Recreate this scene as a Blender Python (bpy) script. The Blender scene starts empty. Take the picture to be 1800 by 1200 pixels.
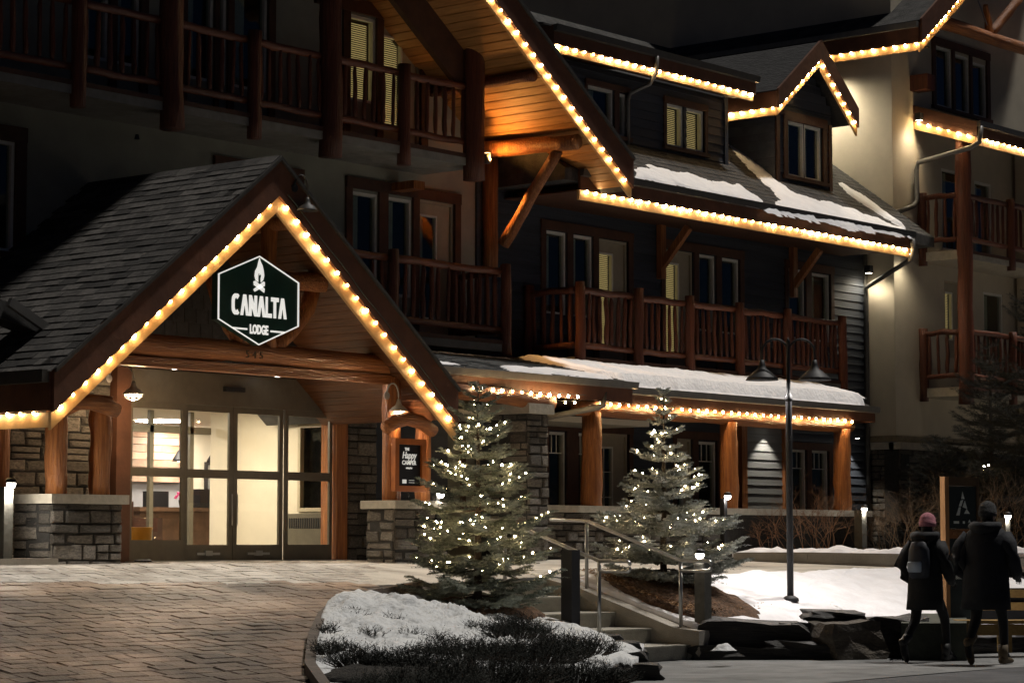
import bpy, bmesh, math, random
from mathutils import Vector, Matrix, noise
random.seed(7)
C = bpy.context.scene.collection
rad = math.radians

# ------------------------------------------------------------------ camera
CAM = Vector((0, 0, 1.35))
YAW, PIT, F = rad(39.7766), rad(4.7079), 4250.0
cam_d = bpy.data.cameras.new('camera'); cam = bpy.data.objects.new('camera', cam_d); C.objects.link(cam)
cam_d.lens = 85.0; cam_d.sensor_width = 36.0; cam_d.clip_start = 0.1; cam_d.clip_end = 900
cam.location = CAM; cam.rotation_euler = (rad(90) + PIT, 0, YAW - rad(90))
bpy.context.scene.camera = cam
# ------------------------------------------------------------------ night sky, one sun standing for the street lamps, exposure
SUN = Vector((0.38, -0.13, 0.92)).normalized()      # towards the light
SUN_E = 2.1; SKY_E = 0.0024
w = bpy.data.worlds.new('World'); bpy.context.scene.world = w; w.use_nodes = True
wn = w.node_tree.nodes; bg = wn['Background']
sk = wn.new('ShaderNodeTexSky'); sk.sky_type = 'NISHITA'; sk.sun_disc = False
sk.sun_elevation = math.asin(SUN.z); sk.sun_rotation = math.atan2(SUN.x, SUN.y)
tint = wn.new('ShaderNodeVectorMath'); tint.operation = 'MULTIPLY'; tint.inputs[1].default_value = (.45, .70, 1.25)
w.node_tree.links.new(sk.outputs[0], tint.inputs[0]); w.node_tree.links.new(tint.outputs[0], bg.inputs[0]); bg.inputs[1].default_value = SKY_E
sl = bpy.data.lights.new('street_sun', 'SUN'); sl.energy = SUN_E; sl.angle = rad(3.0); sl.color = (1.0, 0.95, 0.88)  # stands in for the street lamps out of view
so = bpy.data.objects.new('street_sun', sl); C.objects.link(so); so.rotation_euler = SUN.to_track_quat('Z', 'Y').to_euler()
so.location = (20, 0, 30)
sc = bpy.context.scene
sc.view_settings.view_transform = 'Standard'; sc.view_settings.look = 'None'
sc.view_settings.exposure = 0.2; sc.view_settings.gamma = 1.0
sc.render.engine = 'CYCLES'
sc.cycles.use_denoising = True
sc.cycles.sample_clamp_indirect = 4.0; sc.cycles.max_bounces = 6; sc.cycles.transparent_max_bounces = 12
sc.cycles.caustics_reflective = False; sc.cycles.caustics_refractive = False

# ------------------------------------------------------------------ measuring: photo reading + a known plane -> place
cy, sy, cp, sp = math.cos(YAW), math.sin(YAW), math.cos(PIT), math.sin(PIT)
RGT = Vector((sy, -cy, 0)); FWD = Vector((cy * cp, sy * cp, sp)); UPV = Vector((-cy * sp, -sy * sp, cp))
def ray(x, y): return FWD + RGT * ((x - 900) / F) + UPV * ((600 - y) / F)
def aY(x, y, Y): d = ray(x, y); return CAM + d * (Y / d.y)
def aX(x, y, X): d = ray(x, y); return CAM + d * (X / d.x)
def aZ(x, y, Z): d = ray(x, y); return CAM + d * ((Z - CAM.z) / d.z)
def aD(x, y, D): d = ray(x, y); return CAM + d * (D / (d.x * cy + d.y * sy))
def aS(x, y, Y0, z0, s): d = ray(x, y); return CAM + d * ((z0 - CAM.z - s * Y0) / (d.z - s * d.y))

# ------------------------------------------------------------------ materials
MATS = {}
def mat(name, col, rough=0.8, var=0.25, scale=6.0, bump=0.0, bscale=None, rand=0.0, metal=0.0, stretch=None, col2=None, spec=0.5, emit=0, spread=(0.35, 0.68)):
    if name in MATS: return MATS[name]
    m = bpy.data.materials.new(name); m.use_nodes = True; nt = m.node_tree; N = nt.nodes; L = nt.links
    b = N['Principled BSDF']; b.inputs['Roughness'].default_value = rough; b.inputs['Metallic'].default_value = metal
    b.inputs['Specular IOR Level'].default_value = spec
    tc = N.new('ShaderNodeTexCoord'); mp = N.new('ShaderNodeMapping'); L.new(tc.outputs['Object'], mp.inputs[0])
    oi = N.new('ShaderNodeObjectInfo')
    add = N.new('ShaderNodeVectorMath'); add.operation = 'ADD'
    mul = N.new('ShaderNodeMath'); mul.operation = 'MULTIPLY'; mul.inputs[1].default_value = 57.0
    L.new(oi.outputs['Random'], mul.inputs[0])
    L.new(mp.outputs[0], add.inputs[0]); L.new(mul.outputs[0], add.inputs[1])
    if stretch: mp.inputs['Scale'].default_value = stretch
    nz = N.new('ShaderNodeTexNoise'); nz.inputs['Scale'].default_value = scale; nz.inputs['Detail'].default_value = 6; nz.inputs['Roughness'].default_value = 0.62
    L.new(add.outputs[0], nz.inputs['Vector'])
    cr = N.new('ShaderNodeValToRGB'); L.new(nz.outputs[0], cr.inputs[0])
    c2 = col2 or tuple(min(1, c * (1 + var)) for c in col)
    c1 = col if col2 else tuple(c * (1 - var) for c in col)
    cr.color_ramp.elements[0].position = spread[0]; cr.color_ramp.elements[1].position = spread[1]
    cr.color_ramp.elements[0].color = (*c1, 1); cr.color_ramp.elements[1].color = (*c2, 1)
    out = cr.outputs[0]
    if rand:
        hs = N.new('ShaderNodeHueSaturation'); mr = N.new('ShaderNodeMapRange')
        mr.inputs[3].default_value = 1 - rand; mr.inputs[4].default_value = 1 + rand
        L.new(oi.outputs['Random'], mr.inputs[0]); L.new(mr.outputs[0], hs.inputs['Value']); L.new(out, hs.inputs['Color']); out = hs.outputs[0]
    L.new(out, b.inputs['Base Color'])
    if bump:
        bn = N.new('ShaderNodeTexNoise'); bn.inputs['Scale'].default_value = bscale or scale * 3; bn.inputs['Detail'].default_value = 8
        L.new(add.outputs[0], bn.inputs['Vector'])
        bp = N.new('ShaderNodeBump'); bp.inputs['Strength'].default_value = bump; bp.inputs['Distance'].default_value = 0.03
        L.new(bn.outputs[0], bp.inputs['Height']); L.new(bp.outputs[0], b.inputs['Normal'])
    if emit:
        b.inputs['Emission Strength'].default_value = emit; b.inputs['Emission Color'].default_value = (*col, 1)
    MATS[name] = m; return m
def tone_arcs(m, centre, lo=.55, hi=1.9):
    """lighter and darker arcs and patches laid over the paving, in world metres"""
    nt = m.node_tree; N = nt.nodes; L = nt.links; b = N['Principled BSDF']; src = b.inputs['Base Color'].links[0].from_socket
    g = N.new('ShaderNodeNewGeometry'); nz = N.new('ShaderNodeTexNoise'); nz.inputs['Scale'].default_value = .9; nz.inputs['Detail'].default_value = 4; L.new(g.outputs['Position'], nz.inputs['Vector'])
    sb = N.new('ShaderNodeVectorMath'); sb.operation = 'SUBTRACT'; sb.inputs[1].default_value = centre; L.new(g.outputs['Position'], sb.inputs[0])
    ln = N.new('ShaderNodeVectorMath'); ln.operation = 'LENGTH'; L.new(sb.outputs[0], ln.inputs[0])
    a = N.new('ShaderNodeMath'); a.operation = 'MULTIPLY_ADD'; a.inputs[1].default_value = 1.5; L.new(nz.outputs[0], a.inputs[0]); L.new(ln.outputs['Value'], a.inputs[2])
    mu = N.new('ShaderNodeMath'); mu.operation = 'MULTIPLY'; mu.inputs[1].default_value = 3.6; L.new(a.outputs[0], mu.inputs[0])
    si = N.new('ShaderNodeMath'); si.operation = 'SINE'; L.new(mu.outputs[0], si.inputs[0])
    ad = N.new('ShaderNodeMath'); ad.operation = 'MULTIPLY_ADD'; ad.inputs[1].default_value = .16; L.new(si.outputs[0], ad.inputs[0]); L.new(nz.outputs[0], ad.inputs[2])
    mr = N.new('ShaderNodeMapRange'); mr.inputs[1].default_value = .3; mr.inputs[2].default_value = .72; mr.inputs[3].default_value = lo; mr.inputs[4].default_value = hi; L.new(ad.outputs[0], mr.inputs[0])
    hs = N.new('ShaderNodeHueSaturation'); L.new(mr.outputs[0], hs.inputs['Value']); L.new(src, hs.inputs['Color']); L.new(hs.outputs[0], b.inputs['Base Color'])
    rr = N.new('ShaderNodeMapRange'); rr.inputs[3].default_value = .75; rr.inputs[4].default_value = .38; L.new(nz.outputs[0], rr.inputs[0]); L.new(rr.outputs[0], b.inputs['Roughness'])
def emis(name, col, s):
    if name in MATS: return MATS[name]
    m = bpy.data.materials.new(name); m.use_nodes = True; nt = m.node_tree
    b = nt.nodes['Principled BSDF']; b.inputs['Base Color'].default_value = (*[c * .5 for c in col], 1)
    b.inputs['Emission Color'].default_value = (*col, 1); b.inputs['Emission Strength'].default_value = s
    try: m.cycles.emission_sampling = 'FRONT'
    except Exception: pass
    MATS[name] = m; return m
def glass(name, tint, mixf, rough=0.02):
    m = bpy.data.materials.new(name); m.use_nodes = True; nt = m.node_tree; N = nt.nodes; L = nt.links
    N.remove(N['Principled BSDF']); o = N['Material Output']
    t = N.new('ShaderNodeBsdfTransparent'); t.inputs[0].default_value = (*tint, 1)
    g = N.new('ShaderNodeBsdfGlossy'); g.inputs['Roughness'].default_value = rough
    fr = N.new('ShaderNodeLayerWeight'); fr.inputs[0].default_value = .5
    pw = N.new('ShaderNodeMath'); pw.operation = 'POWER'; pw.inputs[1].default_value = 3.5; L.new(fr.outputs['Facing'], pw.inputs[0])
    ad = N.new('ShaderNodeMath'); ad.inputs[1].default_value = mixf; L.new(pw.outputs[0], ad.inputs[0])
    mx = N.new('ShaderNodeMixShader'); L.new(ad.outputs[0], mx.inputs[0]); L.new(t.outputs[0], mx.inputs[1]); L.new(g.outputs[0], mx.inputs[2])
    L.new(mx.outputs[0], o.inputs[0]); MATS[name] = m; return m

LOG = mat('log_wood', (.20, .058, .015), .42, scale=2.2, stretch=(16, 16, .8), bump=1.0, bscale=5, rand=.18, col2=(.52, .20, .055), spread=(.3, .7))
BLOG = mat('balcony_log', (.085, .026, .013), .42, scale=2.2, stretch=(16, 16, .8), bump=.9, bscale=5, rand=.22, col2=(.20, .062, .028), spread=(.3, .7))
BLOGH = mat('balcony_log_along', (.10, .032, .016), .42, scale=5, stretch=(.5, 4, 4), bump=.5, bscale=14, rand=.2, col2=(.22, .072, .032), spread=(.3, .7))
LOGH = mat('log_wood_along', (.19, .055, .015), .42, scale=2.2, stretch=(.8, 16, 16), bump=1.0, bscale=5, rand=.16, col2=(.50, .19, .052), spread=(.3, .7))
TRIM = mat('brown_trim', (.085, .035, .018), .6, scale=4, bump=.2, rand=.15)
FASC = mat('fascia_wood', (.11, .042, .020), .6, scale=3, stretch=(1, 1, 1), bump=.25)
FRIEZE = mat('frieze_board', (.60, .37, .16), .55, var=.15, scale=5, bump=.15)
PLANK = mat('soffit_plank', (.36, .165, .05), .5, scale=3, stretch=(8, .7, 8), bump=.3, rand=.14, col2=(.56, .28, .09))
STUC = mat('olive_stucco', (.34, .34, .28), .95, var=.10, scale=2.0, bump=.5, bscale=120)
CREAM = mat('cream_stucco', (.62, .55, .43), .95, var=.08, scale=1.5, bump=.45, bscale=110)
SLAB = mat('balcony_slab_concrete', (.26, .25, .22), .9, var=.15, scale=5, bump=.3)
SIDE = mat('navy_siding', (.048, .055, .070), .6, var=.22, scale=2.5, stretch=(.3, 1, 5), bump=.2, rand=.18)
SIDEG = mat('grey_siding', (.20, .20, .195), .6, var=.12, scale=2.5, stretch=(.3, 1, 5), bump=.2, rand=.06)
GUT = mat('dark_metal', (.05, .047, .043), .42, var=.15, scale=8, metal=.0, bump=.05)
PIPE = mat('grey_metal_pipe', (.14, .135, .125), .38, var=.12, scale=8)
BLACK = mat('black_metal', (.009, .009, .011), .6, var=.1, scale=8)
STEEL = mat('brushed_steel', (.42, .42, .41), .28, var=.1, scale=12, metal=.9)
FRAMEV = mat('vinyl_frame', (.84, .82, .74), .5, var=.06, scale=10)
DOORP = mat('tan_door_paint', (.44, .38, .27), .55, var=.08, scale=6)
BRONZE = mat('bronze_door_frame', (.13, .115, .085), .42, var=.1, scale=8)
SHING = mat('asphalt_shingle', (.072, .066, .060), .95, var=.35, scale=14, bump=.8, bscale=160, rand=.6)
SHINGM = mat('asphalt_shingle_course', (.055, .053, .050), .95, var=.5, scale=7, stretch=(1, .5, .5), bump=.7, bscale=160)
STONE = mat('ledge_stone', (.105, .093, .078), .85, scale=7, bump=1.0, bscale=22, rand=.5, col2=(.27, .24, .20))
MORT = mat('mortar', (.045, .042, .038), .95, scale=20, bump=.5)
CAP = mat('cast_stone_cap', (.46, .42, .34), .85, var=.14, scale=9, bump=.35)
CONC = mat('concrete', (.30, .275, .235), .9, var=.16, scale=3.5, bump=.35, bscale=60)
SNOW = mat('snow', (.80, .80, .82), .75, var=.05, scale=3, bump=.7, bscale=16, col2=(.9, .9, .92))
SNOWD = mat('underlit_snow', (.34, .34, .33), .8, scale=7, bump=1.0, bscale=18, col2=(.62, .63, .63), spread=(.25, .5))  # snow greyed because the mound gets less light than the roofs
ROCK = mat('dark_slate_rock', (.022, .020, .020), .6, scale=4, stretch=(1, 1, 5), bump=1.0, bscale=12, col2=(.065, .058, .05))
ROCKB = mat('brown_boulder', (.06, .048, .036), .85, scale=5, bump=.9, bscale=15, col2=(.12, .10, .075))
PAVER = mat('stamped_paver', (.072, .045, .029), .5, scale=2.2, bump=.6, bscale=22, rand=.24, col2=(.165, .11, .074))
tone_arcs(PAVER, (17.5, 12.5, 0))
JOINT = mat('paver_joint', (.035, .027, .022), .9, scale=12, bump=.4)
MULCH = mat('bark_mulch', (.045, .024, .012), .95, scale=26, bump=1.0, bscale=50, col2=(.17, .09, .045))
NAVYSH = mat('dark_gable_shingle', (.035, .040, .045), .7, var=.3, scale=8, rand=.3, bump=.3)
BULB = emis('warm_bulb', (1.0, .66, .30), 185.0)
FAIRY = emis('fairy_bulb', (1.0, .74, .42), 110.0)
GLOBE = emis('lamp_globe', (1.0, .93, .82), 22.0)
PANE = glass('window_glass', (.82, .86, .82), .06)
DGLASS = glass('door_glass', (.93, .93, .90), .02)

# ------------------------------------------------------------------ object helpers
W = {}
def link(o, parent=None, wloc=(0, 0, 0)):
    C.objects.link(o); W[o.name] = Vector(wloc)
    if parent is not None:
        o.parent = parent; o.location = Vector(wloc) - W[parent.name]
    else: o.location = wloc
    return o
def thing(name, label, cat, loc, group=None):
    o = bpy.data.objects.new(name, None); o.empty_display_size = .2; link(o, None, loc)
    o['label'] = label; o['category'] = cat
    if group: o['group'] = group
    return o
def tag(o, label, cat, group=None):
    o['label'] = label; o['category'] = cat
    if group: o['group'] = group
    return o
def struct(o): o['kind'] = 'structure'; return o
def stuff(o): o['kind'] = 'stuff'; return o
def node(name, parent, loc): return link(bpy.data.objects.new(name, None), parent, loc)
def inst(name, me, parent, loc, rot=(0, 0, 0), scale=(1, 1, 1)):
    o = bpy.data.objects.new(name, me); link(o, parent, loc); o.rotation_euler = rot; o.scale = scale; return o

class MB:
    def __init__(s): s.v = []; s.f = []
    def add(s, vs, fs):
        n = len(s.v); s.v += [Vector(v) for v in vs]; s.f += [tuple(i + n for i in f) for f in fs]; return s
    def box(s, x0, x1, y0, y1, z0, z1):
        return s.add([(x, y, z) for x in (x0, x1) for y in (y0, y1) for z in (z0, z1)],
                     [(0, 1, 3, 2), (4, 6, 7, 5), (0, 4, 5, 1), (2, 3, 7, 6), (0, 2, 6, 4), (1, 5, 7, 3)])
    def obox(s, c, size, M):
        c = Vector(c); a, b, d = [k / 2 for k in size]
        return s.add([c + M @ Vector((x * a, y * b, z * d)) for x in (-1, 1) for y in (-1, 1) for z in (-1, 1)],
                     [(0, 1, 3, 2), (4, 6, 7, 5), (0, 4, 5, 1), (2, 3, 7, 6), (0, 2, 6, 4), (1, 5, 7, 3)])
    def beam(s, p, q, wd, ht, up=(0, 0, 1)):
        p = Vector(p); q = Vector(q); d = q - p; L = d.length; d.normalize(); r = d.cross(Vector(up)).normalized(); u = r.cross(d)
        M = Matrix((d, r, u)).transposed(); return s.obox((p + q) / 2, (L, wd, ht), M)
    def prism(s, pts, ext):   # planar polygon + extrusion vector
        n = len(pts); pts = [Vector(p) for p in pts]; e = Vector(ext)
        return s.add(pts + [p + e for p in pts], [tuple(range(n))[::-1], tuple(range(n, 2 * n))] + [(i, (i + 1) % n, n + (i + 1) % n, n + i) for i in range(n)])
    def tube(s, pts, rs, seg=8, cap=True, rough=0.0, sd=0):
        pts = [Vector(p) for p in pts]; n = len(pts)
        if not hasattr(rs, '__len__'): rs = [rs] * n
        base = len(s.v); ref = None
        for i, p in enumerate(pts):
            d = (pts[min(i + 1, n - 1)] - pts[max(i - 1, 0)]).normalized()
            if ref is None: ref = (Vector((0, 0, 1)) if abs(d.z) < .9 else Vector((1, 0, 0)))
            a = d.cross(ref).normalized(); b = d.cross(a); ref = -b if False else ref
            for k in range(seg):
                t = 2 * math.pi * k / seg
                r = rs[i] * (1 + (rough * noise.noise((p + Vector((k * .7, sd, i * 1.3))) * 3) if rough else 0))
                s.v.append(p + a * (math.cos(t) * r) + b * (math.sin(t) * r))
        for i in range(n - 1):
            for k in range(seg):
                a0 = base + i * seg + k; a1 = base + i * seg + (k + 1) % seg
                s.f.append((a0, a1, a1 + seg, a0 + seg))
        if cap:
            s.f.append(tuple(base + k for k in range(seg))[::-1]); s.f.append(tuple(base + (n - 1) * seg + k for k in range(seg)))
        return s
    def lathe(s, c, prof, seg=14, M=None):
        c = Vector(c); base = len(s.v); M = M or Matrix.Identity(3)
        for r, z in prof:
            for k in range(seg):
                t = 2 * math.pi * k / seg; s.v.append(c + M @ Vector((r * math.cos(t), r * math.sin(t), z)))
        for i in range(len(prof) - 1):
            for k in range(seg):
                a0 = base + i * seg + k; a1 = base + i * seg + (k + 1) % seg; s.f.append((a0, a1, a1 + seg, a0 + seg))
        s.f.append(tuple(base + k for k in range(seg))[::-1]); s.f.append(tuple(base + (len(prof) - 1) * seg + k for k in range(seg)))
        return s
    def mesh(s, name, m, smooth=False, origin=(0, 0, 0), fixn=True):
        o = Vector(origin); me = bpy.data.meshes.new(name); me.from_pydata([tuple(v - o) for v in s.v], [], s.f)
        me.materials.append(m)
        if smooth: me.polygons.foreach_set('use_smooth', [True] * len(me.polygons))
        if len(s.f) < 4000 and fixn:
            bm = bmesh.new(); bm.from_mesh(me); bmesh.ops.recalc_face_normals(bm, faces=bm.faces); bm.to_mesh(me); bm.free()
        me.update(); return me
    def build(s, name, m, parent=None, smooth=False, origin=None):
        xs = [v.x for v in s.v]; ys = [v.y for v in s.v]; zs = [v.z for v in s.v]
        o = Vector(origin) if origin else Vector(((min(xs) + max(xs)) / 2, (min(ys) + max(ys)) / 2, min(zs)))
        return link(bpy.data.objects.new(name, s.mesh(name, m, smooth, o)), parent, o)
def B(x0, x1, y0, y1, z0, z1): return MB().box(x0, x1, y0, y1, z0, z1)

def log_pts(p, q, r0, r1, n=7, wob=.012, sd=0):
    p = Vector(p); q = Vector(q); P = []; R = []
    for i in range(n):
        t = i / (n - 1); c = p.lerp(q, t)
        P.append(c + Vector((noise.noise((sd, t * 3, 1)), noise.noise((sd, t * 3, 5)), noise.noise((sd, t * 3, 9)))) * wob * 2)
        R.append((r0 + (r1 - r0) * t) * (1 + .10 * noise.noise((sd * 2.1, t * 6, 3))))
    return P, R
LS = [0]
def log(name, p, q, r, parent, r1=None, n=9, wob=.012, m=None, seg=12):
    LS[0] += 1; P, R = log_pts(p, q, r, r1 or r, n, wob, LS[0] * 1.7)
    return MB().tube(P, R, seg, rough=.12, sd=LS[0]).build(name, m or LOG, parent, smooth=True)

# ------------------------------------------------------------------ shared pieces: stones, shingles, spindles, bulbs
def stone_mesh(k):
    rnd = random.Random(k); j = lambda a: rnd.uniform(-a, a)
    vs = []
    for (x, z) in ((-.5, -.5), (.5, -.5), (.5, .5), (-.5, .5)): vs.append((x + j(.02), .5, z + j(.03)))
    for (x, z) in ((-.5, -.5), (.5, -.5), (.5, .5), (-.5, .5)): vs.append((x * .97 + j(.03), -.25 + j(.1), z * .96 + j(.05)))
    for (x, z) in ((-.4, -.36), (.4, -.36), (.4, .36), (-.4, .36)): vs.append((x + j(.05), -.5 + j(.14), z + j(.07)))
    fs = [(8, 9, 10, 11)]
    for a, b in ((0, 4), (4, 8)):
        for k2 in range(4): fs.append((a + k2, a + (k2 + 1) % 4, b + (k2 + 1) % 4, b + k2))
    m = MB().add(vs, fs); return m.mesh('stone', STONE)
STONES = [stone_mesh(k) for k in range(9)]
def stone_wall(name, parent, o, u, length, height, nrm, thick=.3, hrow=(.09, .19), wr=(.16, .46), depth=.07, seed=1, core=True):
    """rubble ashlar face: o = lower start corner on the face plane, u along, nrm outward"""
    rnd = random.Random(seed); o = Vector(o); u = Vector(u).normalized(); nrm = Vector(nrm).normalized(); z = Vector((0, 0, 1))
    a = o - nrm * .03; b = a - nrm * thick
    mb = MB().prism([a, a + u * length, b + u * length, b], z * height)
    part = mb.build(name, MORT, parent)
    rot = math.atan2(u.y, u.x)
    zz = 0
    flip = 1 if (Vector((math.sin(rot), -math.cos(rot), 0)).dot(nrm) > 0) else -1
    while zz < height - .04:
        h = min(rnd.uniform(*hrow), height - zz)
        if height - zz - h < .05: h = height - zz
        x = 0
        while x < length - .03:
            wd = min(rnd.uniform(*wr), length - x)
            if length - x - wd < .10: wd = length - x
            split = h > .15 and rnd.random() < .4
            for (z0, hh) in (((zz, h * .5), (zz + h * .5, h * .5)) if split else ((zz, h),)):
                d = depth * rnd.uniform(.7, 1.15)
                c = o + u * (x + wd / 2) + z * (z0 + hh / 2) - nrm * (.045 - .02) + nrm * rnd.uniform(-.012, .012)
                inst('stone', rnd.choice(STONES), part, c, (0, 0, rot if flip > 0 else rot + math.pi), (wd - .014, d, hh - .014))
            x += wd
        zz += h
    return part

def bulb_mesh(m):
    return MB().lathe((0, 0, 0), [(.004, -.036), (.012, -.030), (.0165, -.018), (.014, -.006), (.007, .004)], 8).mesh('bulb', m, True)
BULBM = [bulb_mesh(m) for m in (BULB, BULB, emis('bright_bulb', (1.0, .70, .36), 280.0), emis('dim_bulb', (1.0, .60, .25), 85.0))]
SOCK = mat('bulb_socket', (.02, .03, .02), .6)
SOCKM = MB().lathe((0, 0, 0), [(.009, .003), (.010, .026), (.004, .03)], 6).mesh('socket', SOCK, True)
NB = [0]
def light_string(pts, label, spacing=.225, off=0.0, skip=(), lift=(.010, .0)):
    pts = [Vector(p) for p in pts]
    t = thing('light_string', label, 'string lights', pts[0], 'strings of warm bulbs along the roof edges')
    P = []
    for a, b in zip(pts, pts[1:]):
        n = max(2, int((b - a).length / spacing) * 2)
        for i in range(n): P.append(a.lerp(b, i / n) + Vector((0, -.008, .022 + (0 if i % 2 else -.016) + random.uniform(-.005, .005))))
    P.append(pts[-1] + Vector((0, 0, .02)))
    MB().tube(P, .0035, 4).build('wire', SOCK, t)
    d = spacing / 2 + off; k = 0
    tot = sum((b - a).length for a, b in zip(pts, pts[1:]))
    while d < tot - .02:
        r = d
        for a, b in zip(pts, pts[1:]):
            L = (b - a).length
            if r <= L: p = a.lerp(b, r / L); break
            r -= L
        p = p + Vector((random.uniform(-.006, .006), random.uniform(-.006, .004) - lift[1], random.uniform(-.006, .006) + lift[0]))
        rr = (random.uniform(-.25, .25), random.uniform(-.25, .25), 0)
        inst('bulb', random.choice(BULBM), t, p, rr, (random.uniform(.8, 1.15),) * 3); inst('socket', SOCKM, t, p, rr)
        d += spacing; k += 1
    return t

# =================================================================== GROUND
def zd(Y): return max(0.0, min(1.08, 1.08 - .14 * (20 - Y)))
def zr(Y): return max(.0, min(1.08, 1.08 - .045 * (21.5 - Y)))
def sm(t): t = max(0, min(1, t)); return t * t * (3 - 2 * t)
def GZ(X, Y): s = sm((X - 19.5) / 5); return (1 - s) * zd(Y) + s * zr(Y)
def sheet(name, m, x0, x1, y0, y1, n, k, fz, dz=0, keep=None):
    mb = MB(); idx = {}
    for i in range(n + 1):
        for j in range(k + 1):
            X = x0 + (x1 - x0) * i / n; Y = y0 + (y1 - y0) * j / k
            idx[i, j] = len(mb.v); mb.v.append(Vector((X, Y, fz(X, Y) + dz)))
    for i in range(n):
        for j in range(k):
            X = x0 + (x1 - x0) * (i + .5) / n; Y = y0 + (y1 - y0) * (j + .5) / k
            if keep and not keep(X, Y): continue
            mb.f.append((idx[i, j], idx[i + 1, j], idx[i + 1, j + 1], idx[i, j + 1]))
    return struct(mb.build(name, m, None, smooth=True))
ASPH = mat('asphalt', (.050, .050, .052), .75, scale=2.2, bump=.5, bscale=90, col2=(.105, .105, .11))
SIDEW = mat('sidewalk_concrete', (.11, .112, .11), .8, scale=1.6, bump=.4, bscale=60, col2=(.24, .24, .235))
struct(B(-150, 350, -150, 400, -.6, -.06).build('ground', mat('dark_earth', (.04, .035, .03), .95), None))
struct(B(-40, 130, -30, 12.6, -.3, -.004).build('street', ASPH, None))
sheet('sidewalk', SIDEW, 15.5, 60, 12.6, 16.2, 60, 8, lambda X, Y: 0.0 + .012 * noise.noise((X * .5, Y * .5, 0)))
def inpoly(x, y, P):
    c = False; j = len(P) - 1
    for i in range(len(P)):
        if (P[i][1] > y) != (P[j][1] > y) and x < (P[j][0] - P[i][0]) * (y - P[i][1]) / (P[j][1] - P[i][1]) + P[i][0]: c = not c
        j = i
    return c
HB = lambda X, Y: .36 + .13 * (Y - 14) - .20 * sm((X - 17.8) / 1.8) - .10 * sm((X - 19.8) / 1.4) * sm((17.4 - Y) / 1.5) + .13 * math.exp(-((X - 17.6) ** 2 + (Y - 16.4) ** 2) / 1.6)
zs = (20.0, 1.08, .14)
LB = [aS(600, 1062, *zs), aS(665, 1050, *zs), aS(735, 1038, *zs), Vector((20.6, 18.28, 0)), Vector((21.12, 18.28, 0)), Vector((21.12, 17.3, 0)), Vector((21.12, 16.4, 0)),
      Vector((21.15, 15.75, 0)), aZ(1120, 1170, .12), aZ(1060, 1200, .08), aZ(900, 1240, .1), aZ(700, 1260, .15), aS(590, 1235, *zs), aS(548, 1185, *zs), aS(552, 1130, *zs), aS(570, 1092, *zs)]
HR = lambda X, Y: max(.30, min(.95, .36 + .285 * (Y - 15.9) + .015 * (X - 24)))
RB = [Vector((22.84, 16.2, 0)), Vector((22.84, 17.3, 0)), Vector((22.84, 18.15, 0)), aZ(1310, 1012, .89), aZ(1450, 1008, .9), aZ(1590, 1004, .9), aZ(1700, 1000, .91), aZ(1830, 1000, .91),
      aZ(1900, 1060, .6), aZ(1800, 1085, .42), aZ(1640, 1088, .42), aZ(1590, 1086, .42), aZ(1500, 1082, .42), aZ(1420, 1086, .42), aZ(1405, 1102, .34)]
RB2 = [(p.x, p.y) for p in RB]
# driveway: joint bed + separate pavers
dvx = lambda Y: 18.9 + max(0, (Y - 17.8)) * 1.1           # boundary of the brick drive with planting bed / walkway
LB2 = [(p.x, p.y) for p in LB]
sheet('driveway', JOINT, 6, 24, 9.5, 23.0, 150, 120, lambda X, Y: GZ(X, Y), -.004, keep=lambda X, Y: not inpoly(X, Y, LB2) and (X < 17 or Y > 14 + (X - 17) * .9) and not (X > 20.9 and Y < 18.5))
def paver_mesh(k, wx, wy):
    rnd = random.Random(k); j = lambda a: rnd.uniform(-a, a)
    a, b = wx / 2, wy / 2
    vs = [(x * a, y * b, -.03) for x, y in ((-1, -1), (1, -1), (1, 1), (-1, 1))]
    vs += [(x * a + j(.004), y * b + j(.004), .002) for x, y in ((-1, -1), (1, -1), (1, 1), (-1, 1))]
    vs += [(x * (a - .009) + j(.003), y * (b - .008) + j(.003), .010 + j(.003)) for x, y in ((-1, -1), (1, -1), (1, 1), (-1, 1))]
    fs = [(8, 9, 10, 11)]
    for p, q in ((0, 4), (4, 8)):
        for i in range(4): fs.append((p + i, p + (i + 1) % 4, q + (i + 1) % 4, q + i))
    return vs, fs
drive = bpy.data.objects['driveway']
sizes = [.36, .27, .19]
pv = {}
for si, sx in enumerate(sizes):
    pv[si] = []
    for k in range(3):
        vs, fs = paver_mesh(si * 7 + k, sx - .008, .17 - .008); pv[si].append((vs, fs, MB().add(vs, fs).mesh('paver', PAVER)))
def frame_px(X, Y, Z):
    v = Vector((X, Y, Z)) - CAM; wq = v.dot(FWD); return 900 + F * v.dot(RGT) / wq, 600 - F * v.dot(UPV) / wq, wq
cand = []
rnd = random.Random(3); Y = 12.0; row = 0
while Y < 22.3:
    X = 9.0 + rnd.uniform(0, .4)
    while X < 24:
        si = rnd.choice((0, 0, 1, 2)); sx = sizes[si]; xc = X + sx / 2; yc = Y + .085
        px, py, dd = frame_px(xc, yc, GZ(xc, yc))
        if -60 < px < 800 and py < 1240 and xc < dvx(yc) and not inpoly(xc, yc, LB2) and (xc < 17 or yc > 14 + (xc - 17) * .9): cand.append((py, xc, yc, si))
        X += sx
    Y += .17; row += 1
cand.sort(reverse=True)
rest = MB(); rest2 = MB()
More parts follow.
